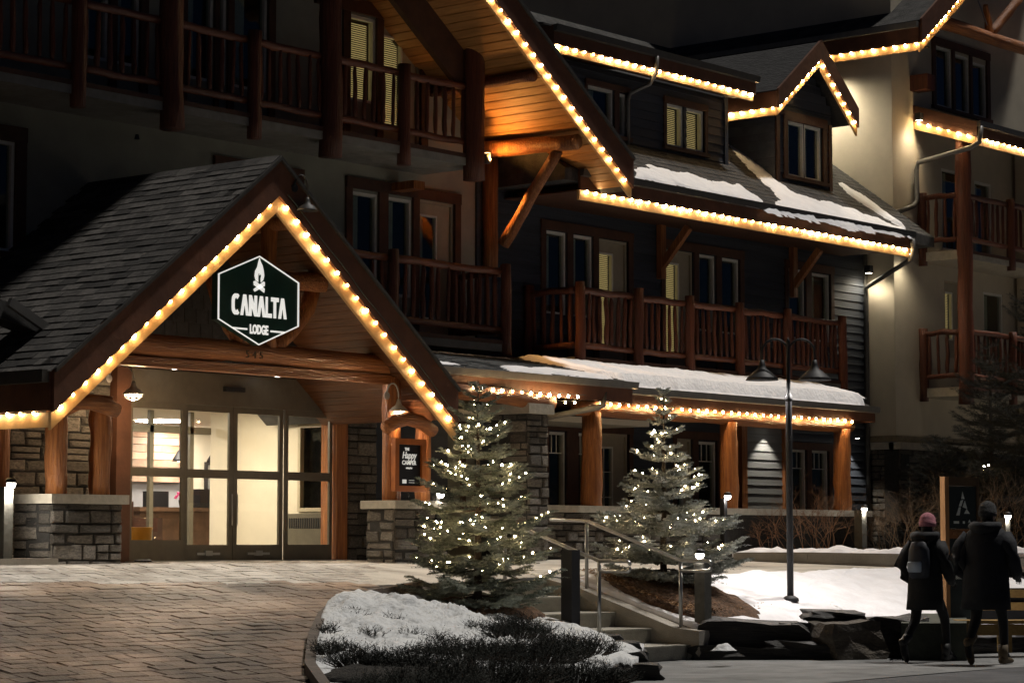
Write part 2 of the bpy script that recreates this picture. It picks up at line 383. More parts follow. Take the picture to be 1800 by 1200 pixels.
for n, (py, xc, yc, si) in enumerate(cand):
    vs, fs, me = rnd.choice(pv[si]); z = GZ(xc, yc); tilt = math.atan2(GZ(xc, yc + .1) - GZ(xc, yc - .1), .2)
    if n < 300:
        inst('paver', me, drive, (xc, yc, z + rnd.uniform(-.004, .004)), (tilt + rnd.uniform(-.01, .01), rnd.uniform(-.008, .008), rnd.uniform(-.01, .01)))
    else:
        M = Matrix.Rotation(tilt, 3, 'X'); o = Vector((xc, yc, z + rnd.uniform(-.003, .003)))
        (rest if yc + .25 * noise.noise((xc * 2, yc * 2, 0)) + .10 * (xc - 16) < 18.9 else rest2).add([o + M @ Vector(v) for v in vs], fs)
if rest.v:
    PAVM = mat('stamped_paver_mass', (.080, .053, .036), .6, scale=1.4, bump=.6, bscale=22, col2=(.21, .15, .105), spread=(.3, .65))
    tone_arcs(PAVM, (17.5, 12.5, 0))
    o = rest.build('pavers', PAVM, drive); stuff(o)
    o = rest2.build('lit_frosted_pavers', mat('lit_frosted_paver', (.22, .19, .155), .75, scale=1.8, bump=.6, bscale=25, col2=(.62, .58, .52), spread=(.3, .6)), drive); stuff(o)  # snow-dusted pavers, paled further to carry lamp light before the doors
# pale concrete walkway, colour raised to carry lamp light at the doors
WALK = mat('lit_frosted_walkway', (.30, .27, .225), .8, scale=1.3, bump=.35, bscale=40, col2=(.56, .52, .45), spread=(.35, .6))
sheet('walkway', WALK, 17.0, 30.5, 18.3, 24.0, 90, 60, GZ, .004, keep=lambda X, Y: X > dvx(Y) - .5 and not (Y > 22.95 and X > 19.9) and not inpoly(X, Y, LB2) and not inpoly(X, Y, RB2) and Y > 18.36)
sheet('service_drive', WALK, 22.9, 60, 15.5, 21.6, 160, 40, GZ, .003, keep=lambda X, Y: (X > 30.5 or Y < 18.36) and not inpoly(X, Y, RB2) and Y > 17.9 - (X - 24) * .12 and (X > 29 or Y > 17.3))
for i, (a, b) in enumerate((((19.6, 18.6), (24.6, 22.6)), ((21.2, 18.35), (23.0, 22.0)))):
    pass

# ------------------------------------------------------------------ planting beds
def bed(name, m, centre, bnd, fz, amp=.05, fr=2.2, rings=26, sub=6, skirt=.5, seed=0, kind='structure'):
    c = Vector(centre); n0 = len(bnd); B2 = []
    for i in range(n0):
        a = Vector(bnd[i]); b = Vector(bnd[(i + 1) % n0])
        for k in range(sub): B2.append(a.lerp(b, k / sub))
    n = len(B2); mb = MB(); mb.v.append(Vector((c.x, c.y, fz(c.x, c.y))))
    for r in range(1, rings + 1):
        t = r / rings
        for p in B2:
            X = c.x + (p.x - c.x) * t; Y = c.y + (p.y - c.y) * t
            e = min(1, (1 - t) * 6)
            z = fz(X, Y) + amp * (noise.noise((X * fr, Y * fr, seed)) + .6 * noise.noise((X * fr * 2.7, Y * fr * 2.7, seed + 4)) + .35 * noise.noise((X * fr * 6, Y * fr * 6, seed + 9))) * (.35 + .65 * e) - (1 - e) * .05
            mb.v.append(Vector((X, Y, z)))
    for p in range(n):
        q = mb.v[1 + (rings - 1) * n + p]; mb.v.append(q - Vector((0, 0, min(skirt, .06))))
    for p in range(n): mb.f.append((0, 1 + p, 1 + (p + 1) % n))
    for r in range(rings):
        for p in range(n):
            a = 1 + r * n + p; b = 1 + r * n + (p + 1) % n; mb.f.append((a, a + n, b + n, b))
    o = mb.build(name, m, None, smooth=True); o['kind'] = kind
    if skirt > .3:
        wb = MB(); c0 = [mb.v[1 + rings * n + p] for p in range(n)]; K = 7
        for r in range(K):
            for p in range(n):
                q = c0[p]; f = r / (K - 1); d = Vector((q.x - c.x, q.y - c.y, 0)).normalized()
                z = q.z + .045 - (q.z + .15) * f; lay = math.floor(z / .11 + .6 * noise.noise((q.x * .9, q.y * .9, 1)))
                wb.v.append(Vector((q.x, q.y, z)) + d * ((.10 * noise.noise((q.x * 1.6, q.y * 1.6, lay * 2.3)) + .05 * noise.noise((q.x * 6, q.y * 6, lay))) * (1 if r else .2) - .01 - (0 if r else .03)))
        for r in range(K - 1):
            for p in range(n):
                a = r * n + p; b = r * n + (p + 1) % n; wb.f.append((a, b, b + n, a + n))
        struct(wb.build('rock_bank', ROCK, None))
    return o
LBP = [(p.x, p.y, 0) for p in LB]
bed('snow_bed', SNOWD, (18.6, 16.3, 0), LBP, HB, .085, 2.3, rings=60, sub=12, seed=2)
# kerb round the left of the bed
kb = [aS(x, y, *zs) for x, y in ((735, 1037), (665, 1049), (600, 1061), (568, 1092), (550, 1130), (545, 1185), (585, 1240))]
mb = MB()
for a, b in zip(kb, kb[1:]):
    d = (b - a).normalized(); mb.beam(a - d * .02 + Vector((0, 0, .03)), b + d * .02 + Vector((0, 0, .02)), .09, .14)
struct(mb.build('bed_kerb', mat('dark_kerb', (.10, .08, .065), .85, scale=5, bump=.5), None))
RBP = [(p.x, p.y, 0) for p in RB]
SNOWB = mat('bright_snow', (.74, .72, .73), .75, var=.06, scale=3, bump=.55, bscale=14, col2=(.86, .85, .87))
bed('snow_bed', SNOWB, (26.2, 17.1, 0), RBP, HR, .05, 1.8, rings=50, sub=10, seed=5)
# mulch under the two little spruces
def mulch_patch(c, rx, ry, rot, f, lift, seed, m=None):
    pts = []
    for k in range(14):
        t = 2 * math.pi * k / 14; r = 1 + .16 * noise.noise((k * 1.7, seed, 0)); x = rx * r * math.cos(t); y = ry * r * math.sin(t)
        pts.append((c[0] + x * math.cos(rot) - y * math.sin(rot), c[1] + x * math.sin(rot) + y * math.cos(rot), 0))
    return bed('mulch', m or MULCH, (c[0], c[1], 0), pts, lambda X, Y: f(X, Y) + lift - .9 * lift * ((Vector((X, Y)) - Vector(c[:2])).length / max(rx, ry)) ** 2, .03, 7, rings=16, sub=4, skirt=.1, seed=seed, kind='stuff')
T1 = (20.20, 17.30); T2 = (23.85, 17.45)
mulch_patch((20.3, 17.3), 1.0, .5, .2, HB, .11, 1)
mulch_patch((23.75, 17.1), .85, 1.0, .1, HR, .12, 3)
# leaf litter spread over the snow beside the steps
mb = MB(); rnd = random.Random(12)
for i in range(2600):
    X = 22.9 + abs(rnd.gauss(0, .55)); Y = 16.35 + rnd.random() * 1.7
    if X > 25: continue
    z = HR(X, Y) + .05 + rnd.uniform(0, .02); s = rnd.uniform(.008, .022)
    M = Matrix.Rotation(rnd.random() * 6, 3, 'Z') @ Matrix.Rotation(rnd.uniform(-.5, .5), 3, 'X')
    mb.add([Vector((X, Y, z)) + M @ Vector(v) for v in ((-s, -s * .5, 0), (s, -s * .4, .004), (s * .8, s * .5, 0), (-s * .7, s * .5, .005))], [(0, 1, 2, 3)])
stuff(mb.build('leaf_litter', mat('dry_leaf', (.16, .08, .03), .9, var=.5, scale=20, col2=(.42, .25, .12)), None))

# kerb and snow bank beyond the service drive
k0 = [aD(1290, 990, 36.6), aD(1420, 990, 36.4), aD(1590, 993, 36.2), aD(1700, 998, 36), aD(1900, 1004, 35.6)]
mb = MB()
for a, b in zip(k0, k0[1:]): mb.beam(a + Vector((0, 0, .07)), b + Vector((0, 0, .07)), .16, .2)
struct(mb.build('kerb', CONC, None))
bk = [(p.x + FWD.x * .12, p.y + FWD.y * .12, 0) for p in k0] + [(p.x + 1.6 * cy, p.y + 1.6 * sy, 0) for p in reversed(k0)]
bed('snow_bank', SNOWB, ((k0[1].x + k0[3].x) / 2 + .6, (k0[1].y + k0[3].y) / 2 + .45, 0), bk, lambda X, Y: 1.20, .10, 1.6, rings=26, sub=14, seed=8)
# soil between snow bank and building
struct(B(28.3, 60, 21.0, 21.5, .5, 1.16).build('soil', mat('dark_earth', (.04, .035, .03), .95), None))

# =================================================================== LODGE
lodge = thing('lodge_building', 'large log-trimmed hotel lodge with olive stucco, navy siding and gabled porch', 'building', (23, 23, 1.08))
WY = 24.1
wins = []   # (x0,x1,z0,z1,kind)
def wr(px0, py0, px1, py1, kind, Y=WY, z0=None, z1=None):
    a = aY(px0, py0, Y); b = aY(px1, py1, Y)
    return (a.x, b.x, b.z if z0 is None else z0, a.z if z1 is None else z1, kind)
# stucco part (X<28.06)
VH = (16.9, 24.4, 1.0, 3.4, 'x')
WL = [wr(-60, 238, 24, 425, 'w', z1=6.35, z0=4.95), wr(385, 300, 520, 420, 'w', z1=6.45, z0=5.2),
      wr(617, 335, 663, 520, 'w', z0=4.95, z1=6.42), wr(680, 345, 723, 520, 'w', z0=4.95, z1=6.42), wr(735, 352, 797, 560, 'd', z0=4.32, z1=6.46),
      wr(150, -40, 190, 60, 'w', z0=7.6, z1=9.2), wr(205, -40, 245, 60, 'w', z0=7.6, z1=9.2),
      wr(328, -60, 375, 60, 'w', z0=7.6, z1=9.2), wr(384, -40, 398, 60, 'w', z0=7.6, z1=9.2), wr(410, -40, 470, 60, 'w', z0=7.6, z1=9.2),
      wr(614, 15, 660, 125, 'wb', z0=7.75, z1=9.02), wr(672, 28, 738, 130, 'db', z0=7.1, z1=9.05)]
# siding part
WR = [wr(957, 405, 995, 500, 'w', z0=4.95, z1=6.29), wr(1005, 412, 1041, 510, 'w', z0=4.95, z1=6.29), wr(1050, 417, 1103, 560, 'db', z0=4.15, z1=6.29),
      wr(1167, 437, 1218, 560, 'db', z0=4.15, z1=6.29), wr(1226, 447, 1257, 530, 'w', z0=4.95, z1=6.29), wr(1266, 452, 1299, 540, 'wc', z0=4.95, z1=6.29),
      wr(1383, 472, 1415, 592, 'w', z0=5.0, z1=6.29), wr(1424, 480, 1459, 600, 'w', z0=5.0, z1=6.27),
      wr(774, 735, 808, 880, 'g', z0=1.9, z1=3.02), wr(962, 753, 994, 893, 'g', z0=1.86, z1=3.08), wr(1014, 757, 1031, 893, 'g', z0=1.86, z1=3.08), wr(1048, 757, 1104, 893, 'dg', z0=1.3, z1=3.10),
      wr(1187, 765, 1216, 893, 'd', z0=1.3, z1=3.08), wr(1225, 767, 1259, 893, 'g', z0=1.86, z1=3.05), wr(1384, 774, 1417, 897, 'g', z0=1.84, z1=3.0), wr(1424, 776, 1456, 897, 'g', z0=1.84, z1=3.0)]

def wall_holes(name, m, parent, x0, x1, z0, z1, Y, holes, th=.22):
    xs = sorted({x0, x1} | {v for h in holes for v in h[:2] if x0 < v < x1}); zz = sorted({z0, z1} | {v for h in holes for v in h[2:4] if z0 < v < z1})
    mb = MB()
    for i in range(len(xs) - 1):
        j = 0
        while j < len(zz) - 1:
            a, b = xs[i], xs[i + 1]
            inh = lambda jj: any(h[0] <= (a + b) / 2 <= h[1] and h[2] <= (zz[jj] + zz[jj + 1]) / 2 <= h[3] for h in holes)
            if inh(j): j += 1; continue
            k = j
            while k + 1 < len(zz) - 1 and not inh(k + 1): k += 1
            for yy, fl in ((Y, 0), (Y + th, 1)):
                q = [(a, yy, zz[j]), (b, yy, zz[j]), (b, yy, zz[k + 1]), (a, yy, zz[k + 1])]
                mb.add(q, [(0, 1, 2, 3) if not fl else (3, 2, 1, 0)])
            j = k + 1
    for h in holes:
        a, b, c, d = h[:4]
        if a >= x1 or b <= x0: continue
        mb.add([(a, Y, c), (b, Y, c), (b, Y, d), (a, Y, d), (a, Y + th, c), (b, Y + th, c), (b, Y + th, d), (a, Y + th, d)], [(0, 1, 5, 4), (1, 2, 6, 5), (2, 3, 7, 6), (3, 0, 4, 7)])
    return mb.build(name, m, parent)
def siding(parent, x0, x1, z0, z1, Y, holes, m=SIDE, ex=.15, name='siding_board', clip=None, axis='X', sgn=-1):
    z = z0
    while z < z1 - .03:
        h = min(ex, z1 - z); segs = [(x0, x1)]
        for q in holes:
            if q[2] < z + h - .01 and q[3] > z + .01:
                ns = []
                for a, b in segs:
                    if q[1] <= a or q[0] >= b: ns.append((a, b)); continue
                    if q[0] > a: ns.append((a, q[0]))
                    if q[1] < b: ns.append((q[1], b))
                segs = ns
        for a, b in segs:
            if clip:
                r = clip(a, b, z + h / 2)
                if not r: continue
                a, b = r
            if b - a < .03: continue
            # lapped board: thick lower lip, thin top
            if axis == 'X':
                vs = [(a, Y, z), (a, Y - .028, z), (a, Y - .024, z + .012), (a, Y - .006, z + h + .008), (a, Y, z + h + .008)]
                e = (b - a, 0, 0)
            else:
                vs = [(Y, a, z), (Y - .028, a, z), (Y - .024, a, z + .012), (Y - .006, a, z + h + .008), (Y, a, z + h + .008)]
                e = (0, b - a, 0)
            MB().prism(vs, e).build(name, m, parent)
        z += ex
def window(parent, r, Y, depth=.14, drop=True):
    x0, x1, z0, z1, kind = r; yf = Y + .05
    wn_ = node('door' if kind[0] == 'd' else 'window', parent, ((x0 + x1) / 2, Y, z0))
    f = .045
    fm = DOORP if kind[0] == 'd' else FRAMEV
    def ring(a, b, c, d, t, y0, y1):
        return MB().box(a, b, y0, y1, c, c + t).box(a, b, y0, y1, d - t, d).box(a, a + t, y0, y1, c + t, d - t).box(b - t, b, y0, y1, c + t, d - t)
    ring(x0, x1, z0, z1, f, yf - .035, yf + .05).build('frame', fm, wn_)
    gx0, gx1, gz0, gz1 = x0 + f, x1 - f, z0 + f, z1 - f
    if kind[0] == 'd':   # door leaf with glazed light
        wd = gx1 - gx0; lx1 = gx0 + wd * .58
        mb = MB().box(lx1, gx1, yf, yf + .04, gz0, gz1).box(gx0, lx1, yf, yf + .04, gz0, gz0 + .3).box(gx0, lx1, yf, yf + .04, gz1 - .17, gz1)
        mb.build('panel', fm, wn_)
        gx1 = lx1; gz0 += .3; gz1 -= .17
        ring(gx0, gx1, gz0, gz1, .03, yf - .02, yf + .045).build('frame', FRAMEV, wn_)
    B(gx0, gx1, yf + .012, yf + .018, gz0, gz1).build('pane', PANE, wn_)
    if 'g' in kind:      # grille across the top
        h = .30 if kind == 'g' else (gz1 - gz0); mb = MB()
        if kind == 'g':
            mb.box(gx0, gx1, yf - .002, yf + .010, gz1 - h, gz1 - h + .016)
            for k in (1, 2): mb.box(gx0 + (gx1 - gx0) * k / 3 - .008, gx0 + (gx1 - gx0) * k / 3 + .008, yf - .002, yf + .010, gz1 - h + .016, gz1)
        else:
            mb.box((gx0 + gx1) / 2 - .009, (gx0 + gx1) / 2 + .009, yf - .002, yf + .010, gz0, gz1)
            for k in (1, 2): mb.box(gx0, gx1, yf - .004, yf + .008, gz0 + (gz1 - gz0) * k / 3 - .008, gz0 + (gz1 - gz0) * k / 3 + .008)
        mb.build('grille', FRAMEV, wn_)
    # room lining behind and curtain
    DARK = mat('dark_room', (.05, .05, .045), .95)
    mb = MB(); a, b, c, d, y0, y1 = x0 + .003, x1 - .003, z0 + .003, z1 - .003, yf + .055, Y + .75
    mb.add([(a, y0, c), (b, y0, c), (b, y0, d), (a, y0, d), (a, y1, c), (b, y1, c), (b, y1, d), (a, y1, d)], [(0, 1, 5, 4), (1, 2, 6, 5), (2, 3, 7, 6), (3, 0, 4, 7), (4, 5, 6, 7)])
    mb.build('room_lining', DARK, wn_)
    if 'b' in kind:
        BL = emis('lit_blind', (.66, .47, .20), .5); mb = MB(); z = gz0 + .01
        while z < gz1 - .02:
            mb.obox(((gx0 + gx1) / 2, yf + .09, z), (gx1 - gx0 - .02, .034, .003), Matrix.Rotation(.7, 3, 'X')); z += .032
        stuff(mb.build('blind_slats', BL, wn_))
    elif 'w' in kind or kind == 'd':
        CUR = mat('sheer_curtain', (.62, .64, .58), .9, var=.15, scale=4); mb = MB(); n = 16; wd = (gx1 - gx0) * (.45 if kind == 'wc' else .55)
        P = [(gx0 + wd * i / n, yf + .12 + .014 * math.sin(i * 1.9)) for i in range(n + 1)]
        for (p, q) in zip(P, P[1:]): mb.add([(p[0], p[1], gz0), (q[0], q[1], gz0), (q[0], q[1], gz1), (p[0], p[1], gz1)], [(0, 1, 2, 3)])
        mb.build('curtain', CUR, wn_)
    return wn_
def trim_set(parent, x0, x1, z0, z1, Y, wd=.11, verts=(), bottom=True, pr=.04, m=None):
    m = m or TRIM
    t = node('window_trim', parent, ((x0 + x1) / 2, Y, z0))
    B(x0 - wd, x1 + wd, Y - pr - .012, Y + .01, z1, z1 + wd + .03).build('trim_board', m, t)
    B(x0 - wd, x0, Y - pr, Y + .012, z0, z1).build('trim_board', m, t)
    B(x1, x1 + wd, Y - pr, Y + .012, z0, z1).build('trim_board', m, t)
    for a, b in verts: B(a + .003, b - .003, Y - pr, Y + .012, z0, z1).build('trim_board', m, t)
    if bottom: B(x0 - wd - .03, x1 + wd + .03, Y - pr - .03, Y + .01, z0 - .07, z0).build('sill', m, t)

# ---- stucco wall, left
wall = wall_holes('stucco_wall', STUC, lodge, 8, 28.06, 1.08, 13.5, WY, WL + [VH])
for r in WL: window(lodge, r, WY)
trim_set(lodge, WL[0][0], WL[0][1], WL[0][2], WL[0][3], WY, .16)
trim_set(lodge, WL[1][0], WL[1][1], WL[1][2], WL[1][3], WY, .12)
trim_set(lodge, WL[2][0], WL[4][1], 4.32, 6.46, WY, .13, ((WL[2][1], WL[3][0]), (WL[3][1], WL[4][0])), False)
trim_set(lodge, WL[5][0], WL[6][1], 7.2, 9.2, WY, .13, ((WL[5][1], WL[6][0]),), False)
trim_set(lodge, WL[7][0], WL[9][1], 7.2, 9.2, WY, .13, ((WL[7][1], WL[8][0]), (WL[8][1], WL[9][0])), False)
trim_set(lodge, WL[10][0], WL[11][1], 7.2, 9.07, WY, .15, ((WL[10][1], WL[11][0]),), False)
# ---- siding wall, middle
sw = wall_holes('siding_wall', mat('wall_sheathing', (.03, .032, .038), .9), lodge, 28.06, 39.46, 1.08, 7.25, WY, WR)
siding(sw, 28.12, 39.40, 1.2, 7.1, WY, WR)
B(28.06, 28.12, WY - .045, WY, 1.1, 9).build('corner_board', SIDE, lodge)
B(39.36, 39.46, WY - .05, WY, 1.1, 7.1).build('corner_board', PIPE, lodge)
for r in WR: window(lodge, r, WY)
trim_set(lodge, WR[0][0], WR[2][1], 4.2, 6.30, WY, .12, ((WR[0][1], WR[1][0]), (WR[1][1], WR[2][0])), False)
trim_set(lodge, WR[3][0], WR[5][1], 4.2, 6.30, WY, .12, ((WR[3][1], WR[4][0]), (WR[4][1], WR[5][0])), False)
trim_set(lodge, WR[6][0], WR[7][1], 5.0, 6.29, WY, .11, ((WR[6][1], WR[7][0]),))
trim_set(lodge, WR[8][0], WR[8][1], 1.9, 3.02, WY, .1)
trim_set(lodge, WR[9][0], WR[11][1], 1.3, 3.10, WY, .1, ((WR[9][1], WR[10][0]), (WR[10][1], WR[11][0])), False)
trim_set(lodge, WR[12][0], WR[13][1], 1.3, 3.08, WY, .1, ((WR[12][1], WR[13][0]),), False)
trim_set(lodge, WR[14][0], WR[15][1], 1.84, 3.0, WY, .1, ((WR[14][1], WR[15][0]),))
# pale siding bay between two brown pilasters, with its stone sill
bx0, bx1 = aY(1308, 880, 23.98).x, aY(1374, 880, 23.98).x
bay = B(bx0, bx1, 23.98, WY + .01, 1.85, 3.36).build('siding_bay', SIDEG, lodge)
siding(bay, bx0, bx1, 1.88, 3.34, 23.98, [], SIDEG, .15)
for x in (bx0 - .17, bx1): B(x, x + .17, 23.9, WY, 1.85, 3.36).build('pilaster', LOG, lodge)
B(bx0 - .3, bx1 + .3, 23.72, WY, 1.74, 1.85).build('sill_stone', CAP, lodge)

# ---- balconies
def spindle_mesh(k, h):
    P, R = log_pts((0, 0, 0), (0, 0, h), .034, .030, 7, .008, k * 3.3 + 1); R[0] *= .6; R[-1] *= .55; R[1] *= 1.05
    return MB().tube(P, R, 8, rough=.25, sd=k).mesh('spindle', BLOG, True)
def balcony(y0, y1, x0, x1, zf, newels, sides, rail_top, rail_bot, sp=.165, slab_t=.17, newel_drop=.2, newel_top=.1, bigs=(), slabm=None, par=None, nr=.085):
    par = par or lodge
    b = node('balcony', par, ((x0 + x1) / 2, y0, zf))
    B(x0, x1, y0 - .02, y1, zf - slab_t, zf).build('slab', slabm or SLAB, b)
    B(x0 - .01, x1 + .01, y0 - .035, y0 - .02, zf - slab_t * .35, zf + .0).build('slab_edge', TRIM, b)
    sm_ = [spindle_mesh(k, rail_top - rail_bot) for k in range(4)]
    def run(p, q):
        d = Vector((q[0] - p[0], q[1] - p[1], 0)); L = d.length
        if L < .25: return
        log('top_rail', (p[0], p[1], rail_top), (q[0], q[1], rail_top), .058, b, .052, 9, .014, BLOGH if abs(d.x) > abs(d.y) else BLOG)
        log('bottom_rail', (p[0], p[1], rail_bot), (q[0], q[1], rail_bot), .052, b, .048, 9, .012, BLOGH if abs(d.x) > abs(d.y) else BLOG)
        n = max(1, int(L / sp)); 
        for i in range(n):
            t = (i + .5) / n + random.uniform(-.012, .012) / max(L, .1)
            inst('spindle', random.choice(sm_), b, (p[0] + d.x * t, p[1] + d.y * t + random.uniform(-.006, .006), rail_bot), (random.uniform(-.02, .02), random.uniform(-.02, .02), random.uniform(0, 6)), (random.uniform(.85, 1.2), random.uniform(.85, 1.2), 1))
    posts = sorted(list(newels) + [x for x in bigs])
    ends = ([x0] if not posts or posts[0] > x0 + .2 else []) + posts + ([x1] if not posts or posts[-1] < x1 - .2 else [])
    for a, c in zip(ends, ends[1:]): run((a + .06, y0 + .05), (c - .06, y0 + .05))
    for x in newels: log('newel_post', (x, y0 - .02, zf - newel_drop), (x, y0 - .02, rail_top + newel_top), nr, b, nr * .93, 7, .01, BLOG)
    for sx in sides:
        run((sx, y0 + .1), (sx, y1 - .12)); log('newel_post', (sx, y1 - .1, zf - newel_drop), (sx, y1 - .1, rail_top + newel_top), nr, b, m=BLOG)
    return b
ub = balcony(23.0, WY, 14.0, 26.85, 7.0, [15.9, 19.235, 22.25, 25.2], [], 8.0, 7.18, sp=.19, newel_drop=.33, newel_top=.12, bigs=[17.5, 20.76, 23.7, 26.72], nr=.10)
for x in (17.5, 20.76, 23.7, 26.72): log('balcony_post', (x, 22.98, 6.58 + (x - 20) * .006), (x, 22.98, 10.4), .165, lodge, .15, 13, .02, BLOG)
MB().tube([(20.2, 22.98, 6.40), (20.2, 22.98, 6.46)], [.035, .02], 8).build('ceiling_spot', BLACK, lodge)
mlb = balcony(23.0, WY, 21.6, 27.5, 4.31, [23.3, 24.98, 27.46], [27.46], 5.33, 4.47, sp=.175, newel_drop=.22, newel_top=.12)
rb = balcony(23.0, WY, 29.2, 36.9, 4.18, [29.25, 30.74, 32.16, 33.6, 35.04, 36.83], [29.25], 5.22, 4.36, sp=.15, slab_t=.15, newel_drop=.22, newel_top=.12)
B(26.1, 26.34, 23.6, WY, 6.5, 6.62).build('beam_end', LOG, lodge)

# ---- big right-hand gable roof over the upper balcony
TG = .7217; GX, GZ0 = 20.8, 12.735; RY = 22.0; GE = 29.25
def gz(X): return GZ0 - abs(X - GX) * TG
th = math.atan(TG)
def slope_slab(name, m, xa, za, xb, zb, y0, y1, t, parent):
    return MB().prism([(xa, y0, za), (xb, y0, zb), (xb, y0, zb + t), (xa, y0, za + t)], (0, y1 - y0, 0)).build(name, m, parent)
groof = node('gable_roof', lodge, (25, RY, 7))
slope_slab('roof_deck', SHINGM, GX, gz(GX) + .03, GE, gz(GE) + .03, RY, 27.5, .30, groof)
slope_slab('roof_deck', SHINGM, GX, gz(GX) + .03, 12.4, gz(12.4) + .03, RY, 27.5, .30, groof)
n = 46
for i in range(n):      # tongue and groove soffit boards, running front to back
    xa = 23.2 + (GE - .1 - 23.2) * i / n; xb = xa + (GE - .1 - 23.2) / n - .014
    MB().prism([(xa, RY + .05, gz(xa) + .005), (xb, RY + .05, gz(xb) + .005), (xb, RY + .05, gz(xb) + .028), (xa, RY + .05, gz(xa) + .028)], (0, 2.1, 0)).build('plank', PLANK, groof)
def rake(parent, pa, pb, Y, up=.36, low=.14, depth=.05, fm=None):
    """barge board above the bulb line pa->pb and the set-back frieze board below it"""
    (xa, za), (xb, zb) = pa, pb; u = up / math.cos(th); l = low / math.cos(th)
    MB().prism([(xa, Y - .05, za), (xb, Y - .05, zb), (xb, Y - .05, zb + u), (xa, Y - .05, za + u)], (0, .05, 0)).build('barge_board', fm or FASC, parent)
    MB().prism([(xa, Y - .005, za - l), (xb, Y - .005, zb - l), (xb, Y - .005, zb), (xa, Y - .005, za)], (0, .045, 0)).build('frieze_board', FRIEZE, parent)
    MB().prism([(xa, Y - .085, za + u - .02), (xb, Y - .085, zb + u - .02), (xb, Y - .085, zb + u + .03), (xa, Y - .085, za + u + .03)], (0, .035, 0)).build('drip_edge', GUT, parent)
rake(groof, (22.0, gz(22.0) + .06), (GE + .02, gz(GE) + .06), RY, .36, .12)
light_string([(24.6, RY - .030, gz(24.6) + .045), (GE - .02, RY - .030, gz(GE) + .065)], 'string of warm bulbs down the tall gable edge above the brown soffit')
# bracket: purlin log, knee brace, wall post
log('purlin', (28.02, 22.06, 7.27), (28.02, WY, 7.34), .115, lodge, .13, 7, .012, LOG)
log('wall_post', (28.30, WY - .10, 5.55), (28.30, WY - .10, 7.3), .125, lodge, .12, 7, .01)
log('knee_brace', aX(884, 430, 28.05), (28.04, 22.45, 7.18), .10, lodge, .085, 9, .012)
for xx in (25.3,): log('purlin', (xx, 22.1, gz(xx) - .16), (xx, WY, gz(xx) - .16), .12, lodge)
MB().prism([(22.0, 23.06, gz(22.0)), (26.95, 23.06, gz(26.95)), (26.95, 23.06, gz(26.95) - .62), (22.0, 23.06, gz(22.0) - .62)], (0, .10, 0)).build('truss_chord', TRIM, lodge)
log('purlin', (27.05, 22.1, gz(27.05) - .10), (27.05, WY, gz(27.05) - .10), .085, lodge, m=BLOG)
log('tie_beam', (20.9, 23.0, 9.9), (27.0, 23.0, 9.9), .14, lodge, .13, 9, .02, LOGH)
B(24.5, 28.06, WY - .06, WY, 9.05, 9.25).build('frieze_trim', TRIM, lodge)
# small sconce lighting the soffit
def sconce(px, py, Y, label, power):
    p = aY(px, py, Y); t = thing('wall_light', label, 'wall light', p)
    MB().lathe(p, [(.05, -.09), (.055, -.07), (.055, .05), (.06, .06)], 12).build('housing', PIPE, t, True)
    MB().lathe(p + Vector((0, 0, .062)), [(.045, 0), (.045, .006)], 12).build('lens', emis('sconce_lens', (1, .6, .22), 10), t)
    return p
ps = sconce(857, 277, 23.5, 'small up-facing wall light tucked beneath the planked gable soffit', 1)
def spot(loc, to, power, size, col=(1, .62, .28), blend=.6, r=.03, parent=None):
    l = bpy.data.lights.new('lamp_light', 'SPOT'); l.energy = power; l.spot_size = rad(size); l.spot_blend = blend; l.color = col; l.shadow_soft_size = r
    o = bpy.data.objects.new('lamp_light', l); C.objects.link(o); o.location = loc
    o.rotation_euler = (Vector(loc) - Vector(to)).to_track_quat('Z', 'Y').to_euler(); return o
def point(loc, power, col=(1, .7, .4), r=.03):
    l = bpy.data.lights.new('lamp_light', 'POINT'); l.energy = power; l.color = col; l.shadow_soft_size = r
    o = bpy.data.objects.new('lamp_light', l); C.objects.link(o); o.location = loc; return o
spot(ps + Vector((.0, -.05, -.06)), ps + Vector((.25, -.6, 1)), 95, 170, (1, .44, .10), .6, .03)
spot(ps + Vector((.04, -.10, -.05)), (28.05, 23.1, 6.0), 200, 46, (1, .47, .12), .8, .03)

# ---- right main roof: eave, bulbs, shingles, snow
EY, EZ = 22.6, 6.60; RS = .725; XR = 39.46
def rz(Y): return 6.98 + RS * (Y - 22.6)
mroof = node('main_roof', lodge, (34, EY, 7))
MB().prism([(28.4, EY, 6.80), (28.4, EY, 6.98), (28.4, 28.6, rz(28.6)), (28.4, 28.6, 6.80)], (XR - .006 - 28.4, 0, 0)).build('roof_deck', SHINGM, mroof)
def shingle_rows(parent, x0, x1, y0, y1, zf, m, ex=.14, tab=.30, skip=None, name='shingles', t=.012):
    mb = MB(); sl = (zf(y1) - zf(y0)) / (y1 - y0); cs = math.cos(math.atan(sl)); Y = y0; r = 0; rn = random.Random(5)
    while Y < y1:
        x = x0 - rn.uniform(0, tab)
        while x < x1:
            a = max(x, x0); b = min(x + tab * rn.choice((.6, 1, 1, 1.3)), x1); x2 = x + (b - x)
            if b - a > .02 and not (skip and skip((a + b) / 2, Y)):
                l = rn.choice((0, 0, .012)); ya = Y - rn.choice((0, 0, .02)); yb = Y + ex * cs + .03; h = t + l * .5
                mb.add([(a + .002, ya, zf(ya) + .002), (b - .003, ya, zf(ya) + .002), (b - .003, ya, zf(ya) + h), (a + .002, ya, zf(ya) + h), (a + .002, yb, zf(yb) + .004), (b - .003, yb, zf(yb) + .004)], [(0, 1, 2, 3), (3, 2, 5, 4)])
            x = b if b > x else x2 + .01
        Y += ex * cs; r += 1
    o = mb.build(name, m, parent); stuff(o); return o
shingle_rows(mroof, 28.5, XR - .01, EY + .03, 26.5, rz, SHINGM, .15, .32)
